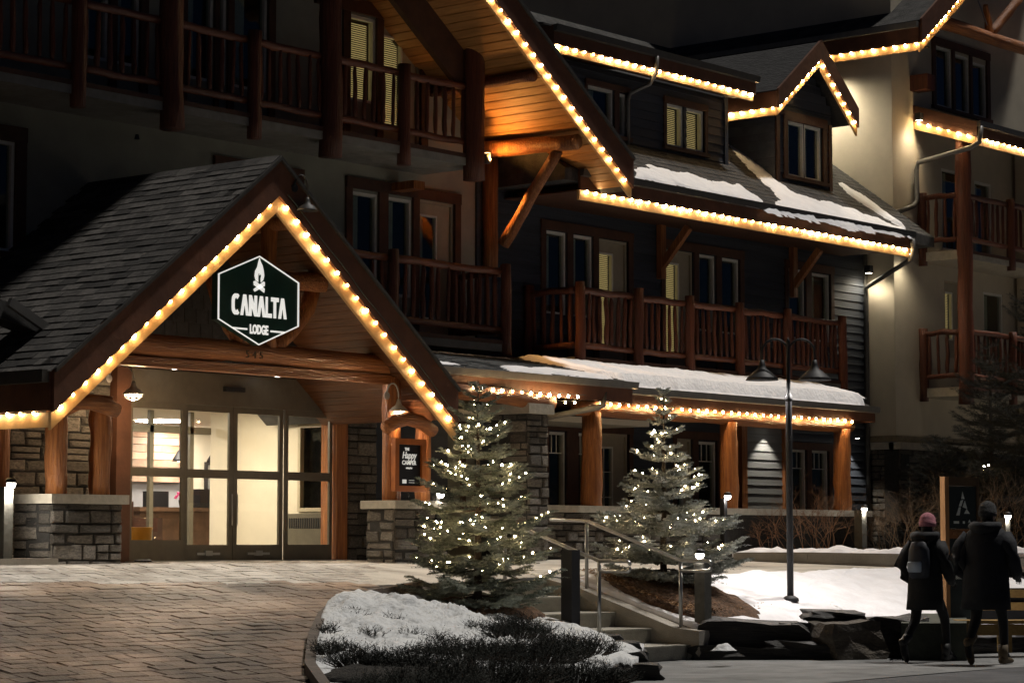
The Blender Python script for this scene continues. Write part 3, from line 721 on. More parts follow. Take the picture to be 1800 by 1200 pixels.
def eave(parent, x0, x1, Y, zl, up=.30, low=.15, sof=0, fm=None):
    B(x0, x1, Y - .05, Y, zl, zl + up).build('fascia', fm or FASC, parent)
    B(x0 + .02, x1 - .02, Y - .005, Y + .04, zl - low, zl - .001).build('frieze_board', FRIEZE, parent)
    MB().prism([(x0 - .02, Y - .055, zl + up - .11), (x0 - .02, Y - .12, zl + up - .10), (x0 - .02, Y - .14, zl + up + .0), (x0 - .02, Y - .055, zl + up + .0)], (x1 - x0 + .04, 0, 0)).build('gutter', GUT, parent)
    if sof: B(x0, x1, Y + .04, Y + sof, zl - .02, zl + .0).build('soffit', TRIM, parent)
eave(mroof, 28.72, 38.56, EY, 6.68, .31, .15, 1.46)
light_string([(28.8, EY - .030, 6.665), (38.5, EY - .030, 6.665)], 'long string of warm bulbs under the snowy main roof eave')
# eave knee braces (timber)
for px in (1160, 1392):
    p = aY(px, 440, WY - .05); q = (p.x + .0, EY + .55, 6.62)
    t = node('eave_bracket', lodge, p)
    MB().beam((p.x, WY - .08, 5.95), (p.x, EY + .85, 6.58), .10, .12).build('brace', LOG, t)
    B(p.x - .07, p.x + .07, WY - .13, WY - .03, 5.75, 6.66).build('wall_cleat', LOG, t)
# snow patches lying on the main roof (drifts with real thickness)
def snow_patch(P, zf, th_, m, parent=None, step=.045, edge=.10, amp=.17, seed=1, name='roof_snow'):
    xs = [p[0] for p in P]; ys = [p[1] for p in P]; x0, x1, y0, y1 = min(xs) - .2, max(xs) + .2, min(ys) - .2, max(ys) + .2
    nx = int((x1 - x0) / step); ny = int((y1 - y0) / step); idx = {}; mb = MB()
    def dist(x, y):
        d = 9
        for i in range(len(P)):
            a = Vector(P[i - 1]); b = Vector(P[i]); ab = b - a; t = max(0, min(1, (Vector((x, y)) - a).dot(ab) / max(ab.length_squared, 1e-9)))
            d = min(d, (Vector((x, y)) - a - ab * t).length)
        return d if inpoly(x, y, P) else -d
    D = {}
    for i in range(nx + 1):
        for j in range(ny + 1):
            x = x0 + i * step; y = y0 + j * step
            D[i, j] = dist(x, y) + amp * (noise.noise((x * 2.3, y * 2.3, seed)) * .7 + noise.noise((x * 7, y * 7, seed)) * .35)
    def vid(i, j):
        if (i, j) not in idx:
            x = x0 + i * step; y = y0 + j * step; d = D[i, j]
            h = th_ * sm(d / edge) * (1 + .35 * noise.noise((x * 1.7, y * 1.7, seed + 3))) + .012 * noise.noise((x * 9, y * 9, 2)) - (.02 if d <= 0 else 0)
            idx[i, j] = len(mb.v); mb.v.append(Vector((x, y, zf(y) + h)))
        return idx[i, j]
    for i in range(nx):
        for j in range(ny):
            if max(D[i, j], D[i + 1, j], D[i, j + 1], D[i + 1, j + 1]) > 0: mb.f.append((vid(i, j), vid(i + 1, j), vid(i + 1, j + 1), vid(i, j + 1)))
    o = mb.build(name, m, parent, True); stuff(o); return o
def roofpts(L): return [(p.x, p.y) for p in (aS(x, y, 22.6, 6.98 + .02, RS) for x, y in L)]
snow_patch(roofpts([(1118, 292), (1160, 293), (1200, 303), (1265, 318), (1300, 325), (1345, 352), (1335, 362), (1240, 340), (1112, 312)]), rz, .045, SNOW, mroof, seed=1)
snow_patch(roofpts([(1272, 245), (1310, 268), (1372, 322), (1400, 340), (1450, 352), (1520, 372), (1590, 402), (1596, 412), (1480, 394), (1345, 368), (1370, 350), (1318, 300)]), rz, .045, SNOW, mroof, seed=2)
snow_patch(roofpts([(1468, 318), (1478, 322), (1530, 352), (1600, 404), (1586, 402), (1505, 352)]), rz, .06, SNOW, mroof, seed=3)
# downpipe at the right end of the eave
def pipe(name, pts, r, parent, m=PIPE): return MB().tube(pts, r, 10).build(name, m, parent, True)
pe = Vector((38.5, EY - .1, 6.85)); 
pipe('downpipe', [pe, pe + Vector((0, 0, -.24)), pe + Vector((.02, .05, -.36)), (39.28, WY - .12, 6.12), (39.33, WY - .09, 6.0), (39.33, WY - .09, 1.2)], .045, lodge)

# ---- shed dormer
d1 = node('shed_dormer', lodge, (32.5, 23.85, 8))
DY = 23.85; dx0, dx1 = 30.3, 34.50
WD1 = [(*wr(1030, 130, 1078, 250, 'w', DY)[:2], 7.98, 8.72, 'w'), (*wr(1086, 145, 1101, 250, 'w', DY)[:2], 7.98, 8.70, 'w'), (*wr(1169, 165, 1201, 265, 'w', DY)[:2], 7.99, 8.72, 'wb'), (*wr(1205, 172, 1237, 275, 'w', DY)[:2], 7.99, 8.72, 'wb')]
WD1 = [(max(a, dx0 + .05), b, c, d, k) for a, b, c, d, k in WD1 if b > dx0 + .1]
dw = wall_holes('dormer_wall', mat('wall_sheathing', (.03, .032, .038), .9), d1, 28.9, dx1, 7.6, 9.05, DY, WD1)
siding(dw, 28.9, dx1 - .1, 7.75, 9.0, DY, WD1)
B(dx1 - .1, dx1, DY - .04, DY, 7.6, 9.05).build('corner_board', SIDE, d1)
MB().prism([(dx1, DY, 7.8), (dx1, DY, 9.05), (dx1, 26.0, 9.4), (dx1, 26.0, 9.1)], (-.1, 0, 0)).build('side_wall', SIDE, d1)
for r in WD1: window(d1, r, DY)
if len(WD1) >= 4:
    trim_set(d1, WD1[0][0], WD1[1][1], 7.98, 8.72, DY, .06, ((WD1[0][1], WD1[1][0]),)); trim_set(d1, WD1[2][0], WD1[3][1], 7.99, 8.72, DY, .08)
eave(d1, 29.1, 34.72, 23.42, 9.10, .30, .12, .43)
MB().prism([(28.9, 23.42, 9.38), (28.9, 23.42, 9.41), (28.9, 28, 10.3), (28.9, 28, 10.2)], (5.9, 0, 0)).build('roof_deck', SHINGM, d1)
B(29.1, 29.14, 23.42, 24.6, 9.0, 9.4).build('fascia', FASC, d1)
light_string([(29.12, 23.39, 9.085), (34.68, 23.39, 9.085)], 'string of warm bulbs along the shed dormer eave')
pipe('downpipe', [(31.75, 23.32, 9.30), (31.75, 23.34, 9.02), (31.78, 23.5, 8.86), (31.6, 23.76, 8.72), (31.58, 23.80, 8.6), (31.58, 23.80, 7.86)], .035, d1, PIPE)

# ---- gabled dormer
d2 = node('gable_dormer', lodge, (36.6, 23.65, 8))
GY = 23.65; gx0, gx1 = 35.72, 37.55; gax = 36.68
wg = (*wr(1382, 212, 1445, 320, 'w', GY)[:2], 7.86, 8.86, 'w')
wgl = (wg[0] + .02, (wg[0] + wg[1]) / 2 - .0, wg[2], wg[3], 'w'); wgr = ((wg[0] + wg[1]) / 2 + .0, wg[1] - .02, wg[2], wg[3], 'w')
g2 = wall_holes('dormer_wall', mat('wall_sheathing', (.03, .032, .038), .9), d2, gx0, gx1, 7.5, 9.15, GY, [wgl, wgr])
MB().prism([(gx0, GY, 9.15), (gx1, GY, 9.15), (gax, GY, 10.0)], (0, .2, 0)).build('gable_end', SIDE, d2)
siding(g2, gx0, gx1, 7.6, 9.15, GY, [(wg[0], wg[1], wg[2], wg[3])])
siding(g2, gx0, gx1, 9.15, 9.95, GY, [], clip=lambda a, b, z: (max(a, gax - (10.02 - z) * 1.15), min(b, gax + (10.02 - z) * 1.1)) if z < 9.93 else None)
for r in (wgl, wgr): window(d2, r, GY)
trim_set(d2, wg[0], wg[1], wg[2], wg[3], GY, .13, (), m=TRIM)
for x in (gx0, gx1 - .1): B(x, x + .1, GY - .045, GY, 7.6, 8.95).build('corner_board', TRIM, d2)
sdw = MB().prism([(gx0, GY, 7.6), (gx0, GY, 9.0), (gx0, 25.9, 9.0)], (.1, 0, 0)).build('side_wall', SIDEG, d2)
zz = 7.7
while zz < 9.0:
    yb = 22.6 + (zz + .15 - 6.98) / RS
    MB().prism([(gx0, GY, zz), (gx0 - .028, GY, zz), (gx0 - .006, GY, zz + .155), (gx0, GY, zz + .155)], (0, max(.1, yb - GY), 0)).build('siding_board', mat('blue_grey_siding', (.11, .12, .135), .6, scale=3, rand=.1), sdw)
    zz += .15
A2 = (36.72, 10.02); Lp = (35.32, 8.94); Rp = (37.98, 8.93); RYd = 23.34
for (pa, pb) in ((Lp, A2), (A2, Rp)):
    th_s = abs((pb[1] - pa[1]) / (pb[0] - pa[0])); c_ = math.cos(math.atan(th_s))
    u = .27 / c_; l = .11 / c_
    MB().prism([(pa[0], RYd - .05, pa[1]), (pb[0], RYd - .05, pb[1]), (pb[0], RYd - .05, pb[1] + u), (pa[0], RYd - .05, pa[1] + u)], (0, .05, 0)).build('barge_board', FASC, d2)
    MB().prism([(pa[0], RYd - .005, pa[1] - l), (pb[0], RYd - .005, pb[1] - l), (pb[0], RYd - .005, pb[1]), (pa[0], RYd - .005, pa[1])], (0, .04, 0)).build('frieze_board', FRIEZE, d2)
    MB().prism([(pa[0], RYd, pa[1] + .06), (pb[0], RYd, pb[1] + .06), (pb[0], RYd, pb[1] + u - .02), (pa[0], RYd, pa[1] + u - .02)], (0, 3.5, 0)).build('roof_deck', mat('shaded_shingle_course', (.018, .017, .017), .95, var=.4, scale=7, stretch=(1, .5, .5), bump=.7), d2)  # same shingles as the other roofs, coloured darker where less light falls
B(Lp[0] - .02, Lp[0] + .02, RYd, 26.8, 8.96, 9.24).build('fascia', FASC, d2)
B(Lp[0] + .015, Lp[0] + .05, RYd + .04, 26.8, 8.82, 8.955).build('frieze_board', FRIEZE, d2)
B(Lp[0] + .05, gx0, RYd + .04, 26.8, 8.90, 8.93).build('soffit', TRIM, d2)
light_string([(Lp[0] - .02, 26.0, 8.94), (Lp[0] - .02, RYd, 8.94)], 'short string of warm bulbs along the side eave of the gabled dormer', lift=(.010, 0))
light_string([(Lp[0], RYd - .03, Lp[1] - .015), (A2[0], RYd - .03, A2[1] - .015), (Rp[0], RYd - .03, Rp[1] - .015)], 'inverted V of warm bulbs on the small gabled dormer')

# ---- porch roofs (left bare section, right snow covered section)
pr_ = node('porch_roof', lodge, (33, 22, 3.7))
S1 = (4.02 - 3.62) / (23.0 - 21.3); za1 = lambda Y: 3.66 + S1 * (Y - 21.3)
S2 = (4.10 - 3.64) / (23.0 - 21.9); za2 = lambda Y: 3.66 + S2 * (Y - 21.9)
MB().prism([(23.2, 21.3, 3.50), (23.2, 21.3, 3.66), (23.2, 23.0, za1(23.0)), (23.2, WY, za1(23) + .02), (23.2, WY, 3.5)], (5.1, 0, 0)).build('roof_deck', SHINGM, pr_)
MB().prism([(28.3, 21.9, 3.50), (28.3, 21.9, 3.66), (28.3, 23.0, za2(23.0)), (28.3, WY, za2(23) + .02), (28.3, WY, 3.5)], (7.7, 0, 0)).build('roof_deck', SHINGM, pr_)
shingle_rows(pr_, 23.3, 28.28, 21.32, 22.95, za1, mat('porch_shingle', (.10, .105, .105), .9, var=.45, scale=7, bump=.6, bscale=120), .10, .28)
B(23.2, 28.3, 21.26, 21.3, 3.36, 3.62).build('fascia', FASC, pr_)
MB().prism([(23.2, 21.26, 3.56), (23.2, 21.19, 3.57), (23.2, 21.17, 3.66), (23.2, 21.26, 3.66)], (5.15, 0, 0)).build('gutter', PIPE, pr_)
B(28.3, 36.0, 21.86, 21.9, 3.40, 3.62).build('fascia', FASC, pr_)
B(36.0, 36.06, 21.86, 24.0, 3.38, 3.66).build('fascia', FASC, pr_)
MB().prism([(28.3, 21.86, 3.54), (28.3, 21.79, 3.55), (28.3, 21.77, 3.65), (28.3, 21.86, 3.65)], (7.8, 0, 0)).build('gutter', PIPE, pr_)
a0 = [(28.35, 21.84), (29.4, 21.82), (33, 21.83), (35.5, 21.84), (35.9, 21.95), (35.95, 22.5), (35.8, 22.93), (33, 22.95), (29.6, 22.95), (27.9, 22.98), (27.75, 22.9)]
snow_patch(a0, lambda Y: max(za2(Y), za1(Y)) if Y > 21.9 else 3.66, .055, SNOW, pr_, seed=11, amp=.05)
snow_patch([(25.6, 21.35), (28.15, 21.35), (28.2, 21.75), (27.3, 22.1), (26.6, 21.9), (25.9, 21.8)], za1, .04, SNOW, pr_, seed=12, amp=.14)
snow_patch([(24.0, 21.5), (24.9, 21.5), (24.8, 21.72), (24.1, 21.7)], za1, .03, SNOW, pr_, seed=13, amp=.1)
snow_patch([(24.2, 22.75), (27.4, 22.8), (27.4, 22.93), (24.2, 22.9)], za1, .03, SNOW, pr_, seed=14, amp=.05)
# porch ceiling, beam, posts
PB = 21.98
B(28.3, 35.98, 21.94, WY - .06, 3.42, 3.46).build('porch_ceiling', TRIM, lodge)
log('porch_beam', (27.9, PB, 3.30), (35.45, PB, 3.30), .115, lodge, .11, 15, .012, LOGH)
for px in (1040, 1281, 1480):
    p = aY(px, 800, PB); log('porch_post', (p.x, PB, 1.80), (p.x, PB, 3.24), .165 if px < 1100 else .155, lodge, .14, 9, .01, seg=16)
light_string([(28.2, PB - .13, 3.385), (35.35, PB - .13, 3.385)], 'straight string of warm bulbs on the porch log beam behind the right spruce', lift=(0, 0))
# downpipe from gutter junction back to the pillar
pipe('downpipe', [aY(1062, 690, 21.3), aY(1060, 712, 21.25), aY(1050, 716, 21.35), aX(963, 733, 27.2), aX(940, 736, 27.2)], .045, lodge)
# log beam and second string left of the porch
log('side_beam', aY(800, 686, 21.2), aY(968, 708, 21.2), .10, lodge, .12, 11, .012, LOGH)
q0 = aY(823, 679, 21.12); q1 = aY(1030, 697, 21.12)
light_string([q0, q1], 'loose string of round bulbs in front of the fascia beside the stone pillar', .205, lift=(0, 0))
light_string([aY(968, 705, 21.35), aY(1020, 706, 21.35)], 'very short string of three bulbs just below the loose string', .22, lift=(0, 0))

# ---- stone pillar
sp0 = aY(929, 720, 21.15).x; sp1 = aY(963, 720, 21.15).x
for X0 in (sp0,):
    pil = node('stone_pillar', lodge, (X0, 21.3, 1.08))
    stone_wall('pillar_face', pil, (X0, 21.15, 1.08), (1, 0, 0), sp1 - sp0 + .02, 2.02, (0, -1, 0), .5, seed=21)
    stone_wall('pillar_side', lodge, (X0, 21.85, 1.08), (0, -1, 0), .68, 2.02, (-1, 0, 0), .3, seed=22)
    B(X0 - .07, sp1 + .06, 21.08, 21.95, 3.10, 3.24).build('cap', CAP, pil)
# ---- low stone wall under the porch posts
lw = node('low_wall', lodge, (31, 21.8, 1.08))
stone_wall('stone_face', lw, (26.9, 21.78, 1.0), (1, 0, 0), 4.4, .76, (0, -1, 0), .3, seed=31)
B(31.3, 35.6, 21.80, 22.1, .9, 1.76).build('wall_core', MORT, lw)
B(26.85, 35.7, 21.72, 22.16, 1.76, 1.86).build('cap', CAP, lw)

# =================================================================== ENTRANCE PORCH (part of the lodge)
PY = 20.6
AP = (20.33, 5.47); PL = (16.93, 2.74); PR = (23.60, 2.84)
port = node('entrance_gable', lodge, (20.3, PY, 2.7))
tgl = (AP[1] - PL[1]) / (AP[0] - PL[0]); tgr = (AP[1] - PR[1]) / (PR[0] - AP[0]); th = math.atan((tgl + tgr) / 2)
PBK = 24.08
for (a, b, nm) in ((PL, AP, 'left'), (AP, PR, 'right')):
    u = .36 / math.cos(th); l = .15 / math.cos(th)
    MB().prism([(a[0], PY - .05, a[1]), (b[0], PY - .05, b[1]), (b[0], PY - .05, b[1] + u), (a[0], PY - .05, a[1] + u)], (0, .05, 0)).build('barge_board', FASC, port)
    MB().prism([(a[0], PY - .005, a[1] - l), (b[0], PY - .005, b[1] - l), (b[0], PY - .005, b[1]), (a[0], PY - .005, a[1])], (0, .045, 0)).build('frieze_board', FRIEZE, port)
    MB().prism([(a[0], PY - .09, a[1] + u - .03), (b[0], PY - .09, b[1] + u - .03), (b[0], PY - .09, b[1] + u + .015), (a[0], PY - .09, a[1] + u + .015)], (0, .04, 0)).build('drip_edge', GUT, port)
    MB().prism([(a[0], PY, a[1] + .10), (b[0], PY, b[1] + .10), (b[0], PY, b[1] + u), (a[0], PY, a[1] + u)], (0, PBK - PY, 0)).build('roof_deck', SHINGM, port)
U = .36 / math.cos(th)
# soffit boards seen inside the right-hand rake, colour darkened against the downlight bounce
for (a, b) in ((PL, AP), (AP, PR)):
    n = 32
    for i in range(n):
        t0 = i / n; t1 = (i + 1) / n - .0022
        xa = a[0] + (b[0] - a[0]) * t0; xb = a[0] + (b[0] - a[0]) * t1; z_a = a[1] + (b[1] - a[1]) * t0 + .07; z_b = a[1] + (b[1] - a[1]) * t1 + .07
        MB().prism([(xa, PY + .045, z_a), (xb, PY + .045, z_b), (xb, PY + .045, z_b + .025), (xa, PY + .045, z_a + .025)], (0, 2.35, 0)).build('plank', mat('shaded_soffit_plank', (.085, .030, .010), .5, scale=3, stretch=(8, .7, 8), bump=.3, rand=.14, col2=(.17, .065, .022)), port)
light_string([(PL[0] + .02, PY - .03, PL[1] - .01), (AP[0] - .01, PY - .03, AP[1] - .01)], 'string of warm bulbs up the left slope of the entrance gable')
light_string([(AP[0] + .06, PY - .03, AP[1] - .06), (PR[0] - .02, PY - .03, PR[1] - .01)], 'string of warm bulbs down the right slope of the entrance gable')
# second offset wire row on the right slope is the bare cable
P = [Vector((AP[0] + .12, PY - .07, AP[1] + .02)), Vector((PR[0] + .03, PY - .07, PR[1] + .06))]
tag(MB().tube([P[0].lerp(P[1], i / 20) + Vector((0, 0, .012 * math.sin(i * 1.3))) for i in range(21)], .006, 5).build('power_cable', SOCK, None), 'slack power cable running beside the bulbs on the right entrance rake', 'cable')
# shingles on the left slope: individual tabs nearest, 300 of them, rest as stuff
def shmesh(k, wd, ex):
    rn = random.Random(k); t = .013 + rn.choice((0, .006))
    vs = [(0, 0, .002), (0, wd - .004, .002), (0, wd - .004, t), (0, 0, t), (ex, wd - .004, .004), (ex, 0, .004)]
    return vs, [(0, 3, 2, 1), (3, 5, 4, 2), (0, 5, 3), (1, 2, 4)]
SHK = []
for k in range(6):
    vs, fs = shmesh(k, .30, .175); SHK.append((vs, fs, MB().add(vs, fs).mesh('shingle', SHING)))
nrm_len = math.hypot(AP[0] - PL[0], AP[1] - PL[1]); ex = .143; ang = math.atan(tgl)
Rm = Matrix.Rotation(-ang, 3, 'Y')
cand = []; rn = random.Random(44); s = -.06; r = 0
while s < nrm_len - .02:
    yy = PY - .05 - (r % 2) * .15 + rn.uniform(-.03, .03)
    while yy < PBK - .1:
        x = PL[0] + s * math.cos(ang); z = PL[1] + U + s * math.sin(ang) + .012
        cand.append((frame_px(x, yy, z)[0], x, max(yy, PY - .06), z, rn.choice((0, 0, -.012)))); yy += .30
    s += ex; r += 1
vis = [c for c in cand if c[0] > 0]; vis.sort(key=lambda c: -c[0])
roofrest = MB(); rest2 = MB()
for n, (_, x, yy, z, o_) in enumerate(vis + [c for c in cand if c[0] <= 0]):
    vs, fs, me = rn.choice(SHK)
    if n < 300: inst('shingle', me, port, (x + o_ * math.cos(ang), yy, z + o_ * math.sin(ang)), (0, -ang, 0))
    else: roofrest.add([Vector((x, yy, z)) + Rm @ Vector(v) for v in vs], fs)
stuff(roofrest.build('shingles', SHING, port))
# ridge cap
for i in range(12):
    y = PY - .05 + i * .29; MB().prism([(AP[0] - .13, y, AP[1] + U - .075), (AP[0], y, AP[1] + U + .035), (AP[0] + .13, y, AP[1] + U - .075), (AP[0], y, AP[1] + U + .012)], (0, .31, .0)).build('ridge_cap', SHING, port)
# left eave: gutter, fascia, frieze and bulbs running back
B(PL[0] - .03, PL[0] + .02, PY, PBK, PL[1] + .02, PL[1] + U - .02).build('fascia', FASC, port)
B(PL[0] - .13, PL[0] - .03, PY, PBK, PL[1] + U - .14, PL[1] + U - .0).build('gutter', GUT, port)
B(PL[0] + .02, PL[0] + .06, PY + .05, PBK, PL[1] - .16, PL[1] + .0).build('frieze_board', FRIEZE, port)
light_string([(PL[0] - .01, 22.8, PL[1] + .0), (PL[0] - .01, PY + .06, PL[1] + .0)], 'string of warm bulbs under the left gutter of the entrance roof', lift=(.010, 0))
# small neighbouring roof edge at far left
nb = MB().prism([aY(-80, 500, 21.6), aY(20, 532, 21.6), aY(86, 580, 21.6), aY(86, 592, 21.6), aY(10, 560, 21.6), aY(-80, 560, 21.6)], (0, .5, .05)).build('side_roof_edge', SHINGM, lodge)
MB().beam(aY(16, 530, 21.55), aY(87, 580, 21.55), .06, .10).build('side_roof_trim', PIPE, lodge)
# gable infill wall with dark shingles and the log truss
gi = MB().prism([(17.3, 22.3, 3.52), (23.3, 22.3, 3.52), (AP[0], 22.3, 5.5)], (0, .12, 0)).build('gable_infill', NAVYSH, port)
zz = 3.52; rr = 0
while zz < 5.3:
    half = (5.45 - zz - .09) / tgl; x = AP[0] - half + (rr % 2) * .1
    while x < AP[0] + half - .05:
        wd = .19; MB().prism([(x, 22.3, zz), (x + wd, 22.3, zz), (x + wd, 22.285, zz), (x, 22.285, zz)], (0, .008, .185)).build('shake', NAVYSH, gi) if abs(x - AP[0]) > 0 else None
        x += .2
    zz += .18; rr += 1
bz = 3.62
log('truss_beam', (17.6, 21.15, bz), (23.35, 21.15, bz - .02), .135, lodge, .125, 17, .02, LOGH, 16)
B(17.7, 23.5, 21.08, 21.22, 3.36, 3.47).build('truss_header', LOGH, lodge)
log('king_post', (AP[0] + .42, 21.15, 3.7), (AP[0] + .42, 21.15, 5.35), .10, lodge)
P = [aY(372, 480, 21.15), aY(386, 530, 21.15), aY(405, 575, 21.15), aY(432, 612, 21.15)]
MB().tube(P, [.10, .10, .095, .09], 12, rough=.1).build('truss_brace', LOG, lodge, True)
P = [aY(552, 500, 21.15), aY(540, 545, 21.15), aY(510, 585, 21.15), aY(480, 615, 21.15)]
MB().tube(P, [.10, .10, .095, .09], 12, rough=.1).build('truss_brace', LOG, lodge, True)
log('collar_log', aY(500, 492, 21.25), aY(574, 497, 20.95), .115, lodge, .12, 5, .006, LOGH, 14)
log('purlin', (AP[0] + .42, PY + .1, 5.22), (AP[0] + .42, 22.3, 5.22), .10, lodge)
for nm, zzz in (('545', 0),): pass

# ---- stone piers, posts, arches
px0, px1 = 17.25, 18.27
pier = node('stone_pier', lodge, (px0, 20.95, 1.0))
stone_wall('pier_face', pier, (px0, 20.95, 1.0), (1, 0, 0), px1 - px0, .76, (0, -1, 0), .4, seed=41)
stone_wall('pier_side', lodge, (px0, 21.62, 1.0), (0, -1, 0), .66, .76, (-1, 0, 0), .3, seed=42)
B(px0 - .05, px1 + .05, 20.89, 21.68, 1.76, 1.865).build('cap', CAP, pier)
B(14.0, px0 - .02, 20.8, 21.7, 1.0, 1.16).build('plinth', CONC, lodge)
rp0, rp1 = 22.82, 23.85
pier2 = node('stone_pier', lodge, (rp0, 20.95, 1.0))
stone_wall('pier_face', pier2, (rp0, 20.95, 1.0), (1, 0, 0), rp1 - rp0, .76, (0, -1, 0), .4, seed=43)
stone_wall('pier_side', lodge, (rp0, 21.45, 1.0), (0, -1, 0), .49, .76, (-1, 0, 0), .3, seed=44)
B(rp0 - .05, rp1 + .05, 20.89, 21.5, 1.76, 1.865).build('cap', CAP, pier2)
log('porch_post', (17.47, 21.15, 1.86), (17.47, 21.15, 3.0), .125, lodge, .12, 9, .01, seg=16)
log('porch_post', (18.10, 21.15, 1.86), (18.12, 21.15, 3.0), .115, lodge, .13, 9, .02, seg=16)
log('porch_post', (17.35, 22.0, 1.1), (17.35, 22.0, 3.0), .12, lodge, .11, 9, .012, seg=16)
P = [aY(112, 722, 20.98), aY(135, 708, 20.98), aY(160, 706, 20.98), aY(185, 713, 20.98), aY(205, 722, 20.98)]
MB().tube(P, [.075, .085, .09, .095, .085], 14, rough=.08).build('arch_log', LOGH, lodge, True)
log('porch_post', (22.98, 21.15, 1.86), (22.97, 21.15, 3.45), .125, lodge, .12, 9, .01, seg=16)
log('porch_post', (23.66, 21.22, 1.86), (23.66, 21.22, 3.1), .10, lodge, .10, 7, .008, seg=14)
P = [aY(678, 752, 20.92), aY(695, 740, 20.92), aY(716, 735, 20.92), aY(740, 742, 20.92), aY(762, 758, 20.92)]
MB().tube(P, [.085, .09, .09, .09, .08], 14, rough=.08).build('arch_log', LOGH, lodge, True)
log('tie_log', aY(690, 722, 21.3), aY(752, 735, 21.3), .085, lodge, .085, 5, .005, LOGH)

# ---- vestibule: front wall stone, doors, interior
DYp = 22.84
stone_wall('stone_wall', lodge, (12.5, DYp, 1.05), (1, 0, 0), 7.22, 2.3, (0, -1, 0), .3, hrow=(.12, .22), wr=(.22, .5), seed=51)
B(19.74, 19.97, DYp - .08, DYp + .2, 1.05, 3.5).build('door_jamb', TRIM, lodge)
stone_wall('stone_column', lodge, (23.84, DYp - .1, 1.05), (1, 0, 0), .58, 2.45, (0, -1, 0), .3, hrow=(.10, .2), seed=52)
B(23.62, 23.83, DYp - .1, DYp + .2, 1.05, 3.5).build('door_jamb', LOG, lodge)
B(12.5, 24.5, 22.42, DYp + .3, 3.50, 3.60).build('vestibule_lintel', TRIM, lodge)
B(24.42, 26.0, DYp + .0, DYp + .15, 1.05, 3.4).build('side_wall', SIDE, lodge)
ent = node('sliding_door', lodge, (21.8, DYp, 1.08))
z0, z1 = 1.10, 3.08; X4 = [19.98, 20.92, 21.79, 22.70, 23.60]
B(19.97, 23.61, DYp - .05, DYp + .09, z1 + .0, 3.49).build('header', BRONZE, ent)
MB().box(21.55, 21.9, DYp - .1, DYp - .052, 3.27, 3.33).build('sensor', BLACK, ent)
for i in range(4):
    a, b = X4[i] + .004, X4[i + 1] - .004; yo = DYp if i in (1, 2) else DYp - .035
    t = .07 if i in (1, 2) else .055
    mb = MB().box(a, a + t, yo, yo + .035, z0, z1).box(b - t, b, yo, yo + .035, z0, z1).box(a + t, b - t, yo, yo + .035, z0, z0 + (.20 if i != 0 else .26)).box(a + t, b - t, yo, yo + .035, z1 - .08, z1).box(a + t, b - t, yo, yo + .035, 2.15, 2.26)
    leaf = mb.build('door_leaf', BRONZE, ent)
    B(a + t, b - t, yo + .014, yo + .02, z0 + .2, 2.15).build('pane', DGLASS, ent); B(a + t, b - t, yo + .014, yo + .02, 2.26, z1 - .08).build('pane', DGLASS, ent)
    if i in (1, 2):
        MB().box((a + b) / 2 - .2, (a + b) / 2 + .2, yo - .02, yo, z0 + .07, z0 + .10).box((a + b) / 2 - .06, (a + b) / 2 + .06, yo - .03, yo, z0 + .06, z0 + .125).build('push_bar', STEEL, ent)
B(19.9, 23.7, DYp - .3, DYp + .1, 1.085, 1.10).build('threshold', STEEL, ent)
# interior shell
INW = mat('interior_cream_wall', (.66, .60, .48), .8, var=.04, scale=3)
INF = mat('interior_tile', (.30, .27, .23), .5, var=.15, scale=3)
IX1 = 23.78
vest = node('vestibule', lodge, (21.8, 24.5, 1.08))
B(17.0, 31.0, DYp + .12, 30.5, 1.0, 1.075).build('floor', INF, vest)
B(17.0, 31.0, DYp + .12, 30.5, 3.16, 3.25).build('ceiling', INW, vest)
wv0, wv1 = 23.02, 23.62      # window opening in the right wall
mb = MB().box(IX1, IX1 + .1, DYp + .12, wv0, 1.07, 3.16).box(IX1, IX1 + .1, wv1, 25.4, 1.07, 3.16).box(IX1, IX1 + .1, wv0, wv1, 1.07, 1.75).box(IX1, IX1 + .1, wv0, wv1, 2.95, 3.16)
mb.build('side_wall', INW, vest)
MB().box(IX1 - .03, IX1 + .02, wv0, wv0 + .05, 1.75, 2.95).box(IX1 - .03, IX1 + .02, wv1 - .05, wv1, 1.75, 2.95).box(IX1 - .03, IX1 + .02, wv0 + .05, wv1 - .05, 1.75, 1.80).box(IX1 - .03, IX1 + .02, wv0 + .05, wv1 - .05, 2.90, 2.95).build('inner_window_frame', DOORP, vest)
B(IX1 + .09, IX1 + .10, wv0, wv1, 1.75, 2.95).build('inner_pane', PANE, vest)
B(IX1 + .4, IX1 + .5, 22.9, 24.4, 1.5, 3.1).build('inner_stone', STONE, vest)
hp = B(IX1 - .12, IX1 - .001, 22.98, 23.75, 1.12, 1.72).build('heater', BRONZE, vest)
mb = MB()
for k in range(16): mb.box(IX1 - .13, IX1 - .122, 23.03 + k * .042, 23.05 + k * .042, 1.52, 1.66)
mb.build('grille', BLACK, vest)
# inner doors
mb = MB()
for x in (19.2, 20.35, 21.5, 22.55, 23.3): mb.box(x, x + .07, 25.3, 25.36, 1.08, 3.16)
mb.box(19.2, 23.7, 25.3, 25.36, 2.85, 2.95).box(19.2, 23.7, 25.3, 25.36, 1.08, 1.2)
mb.build('inner_doors', BRONZE, vest)
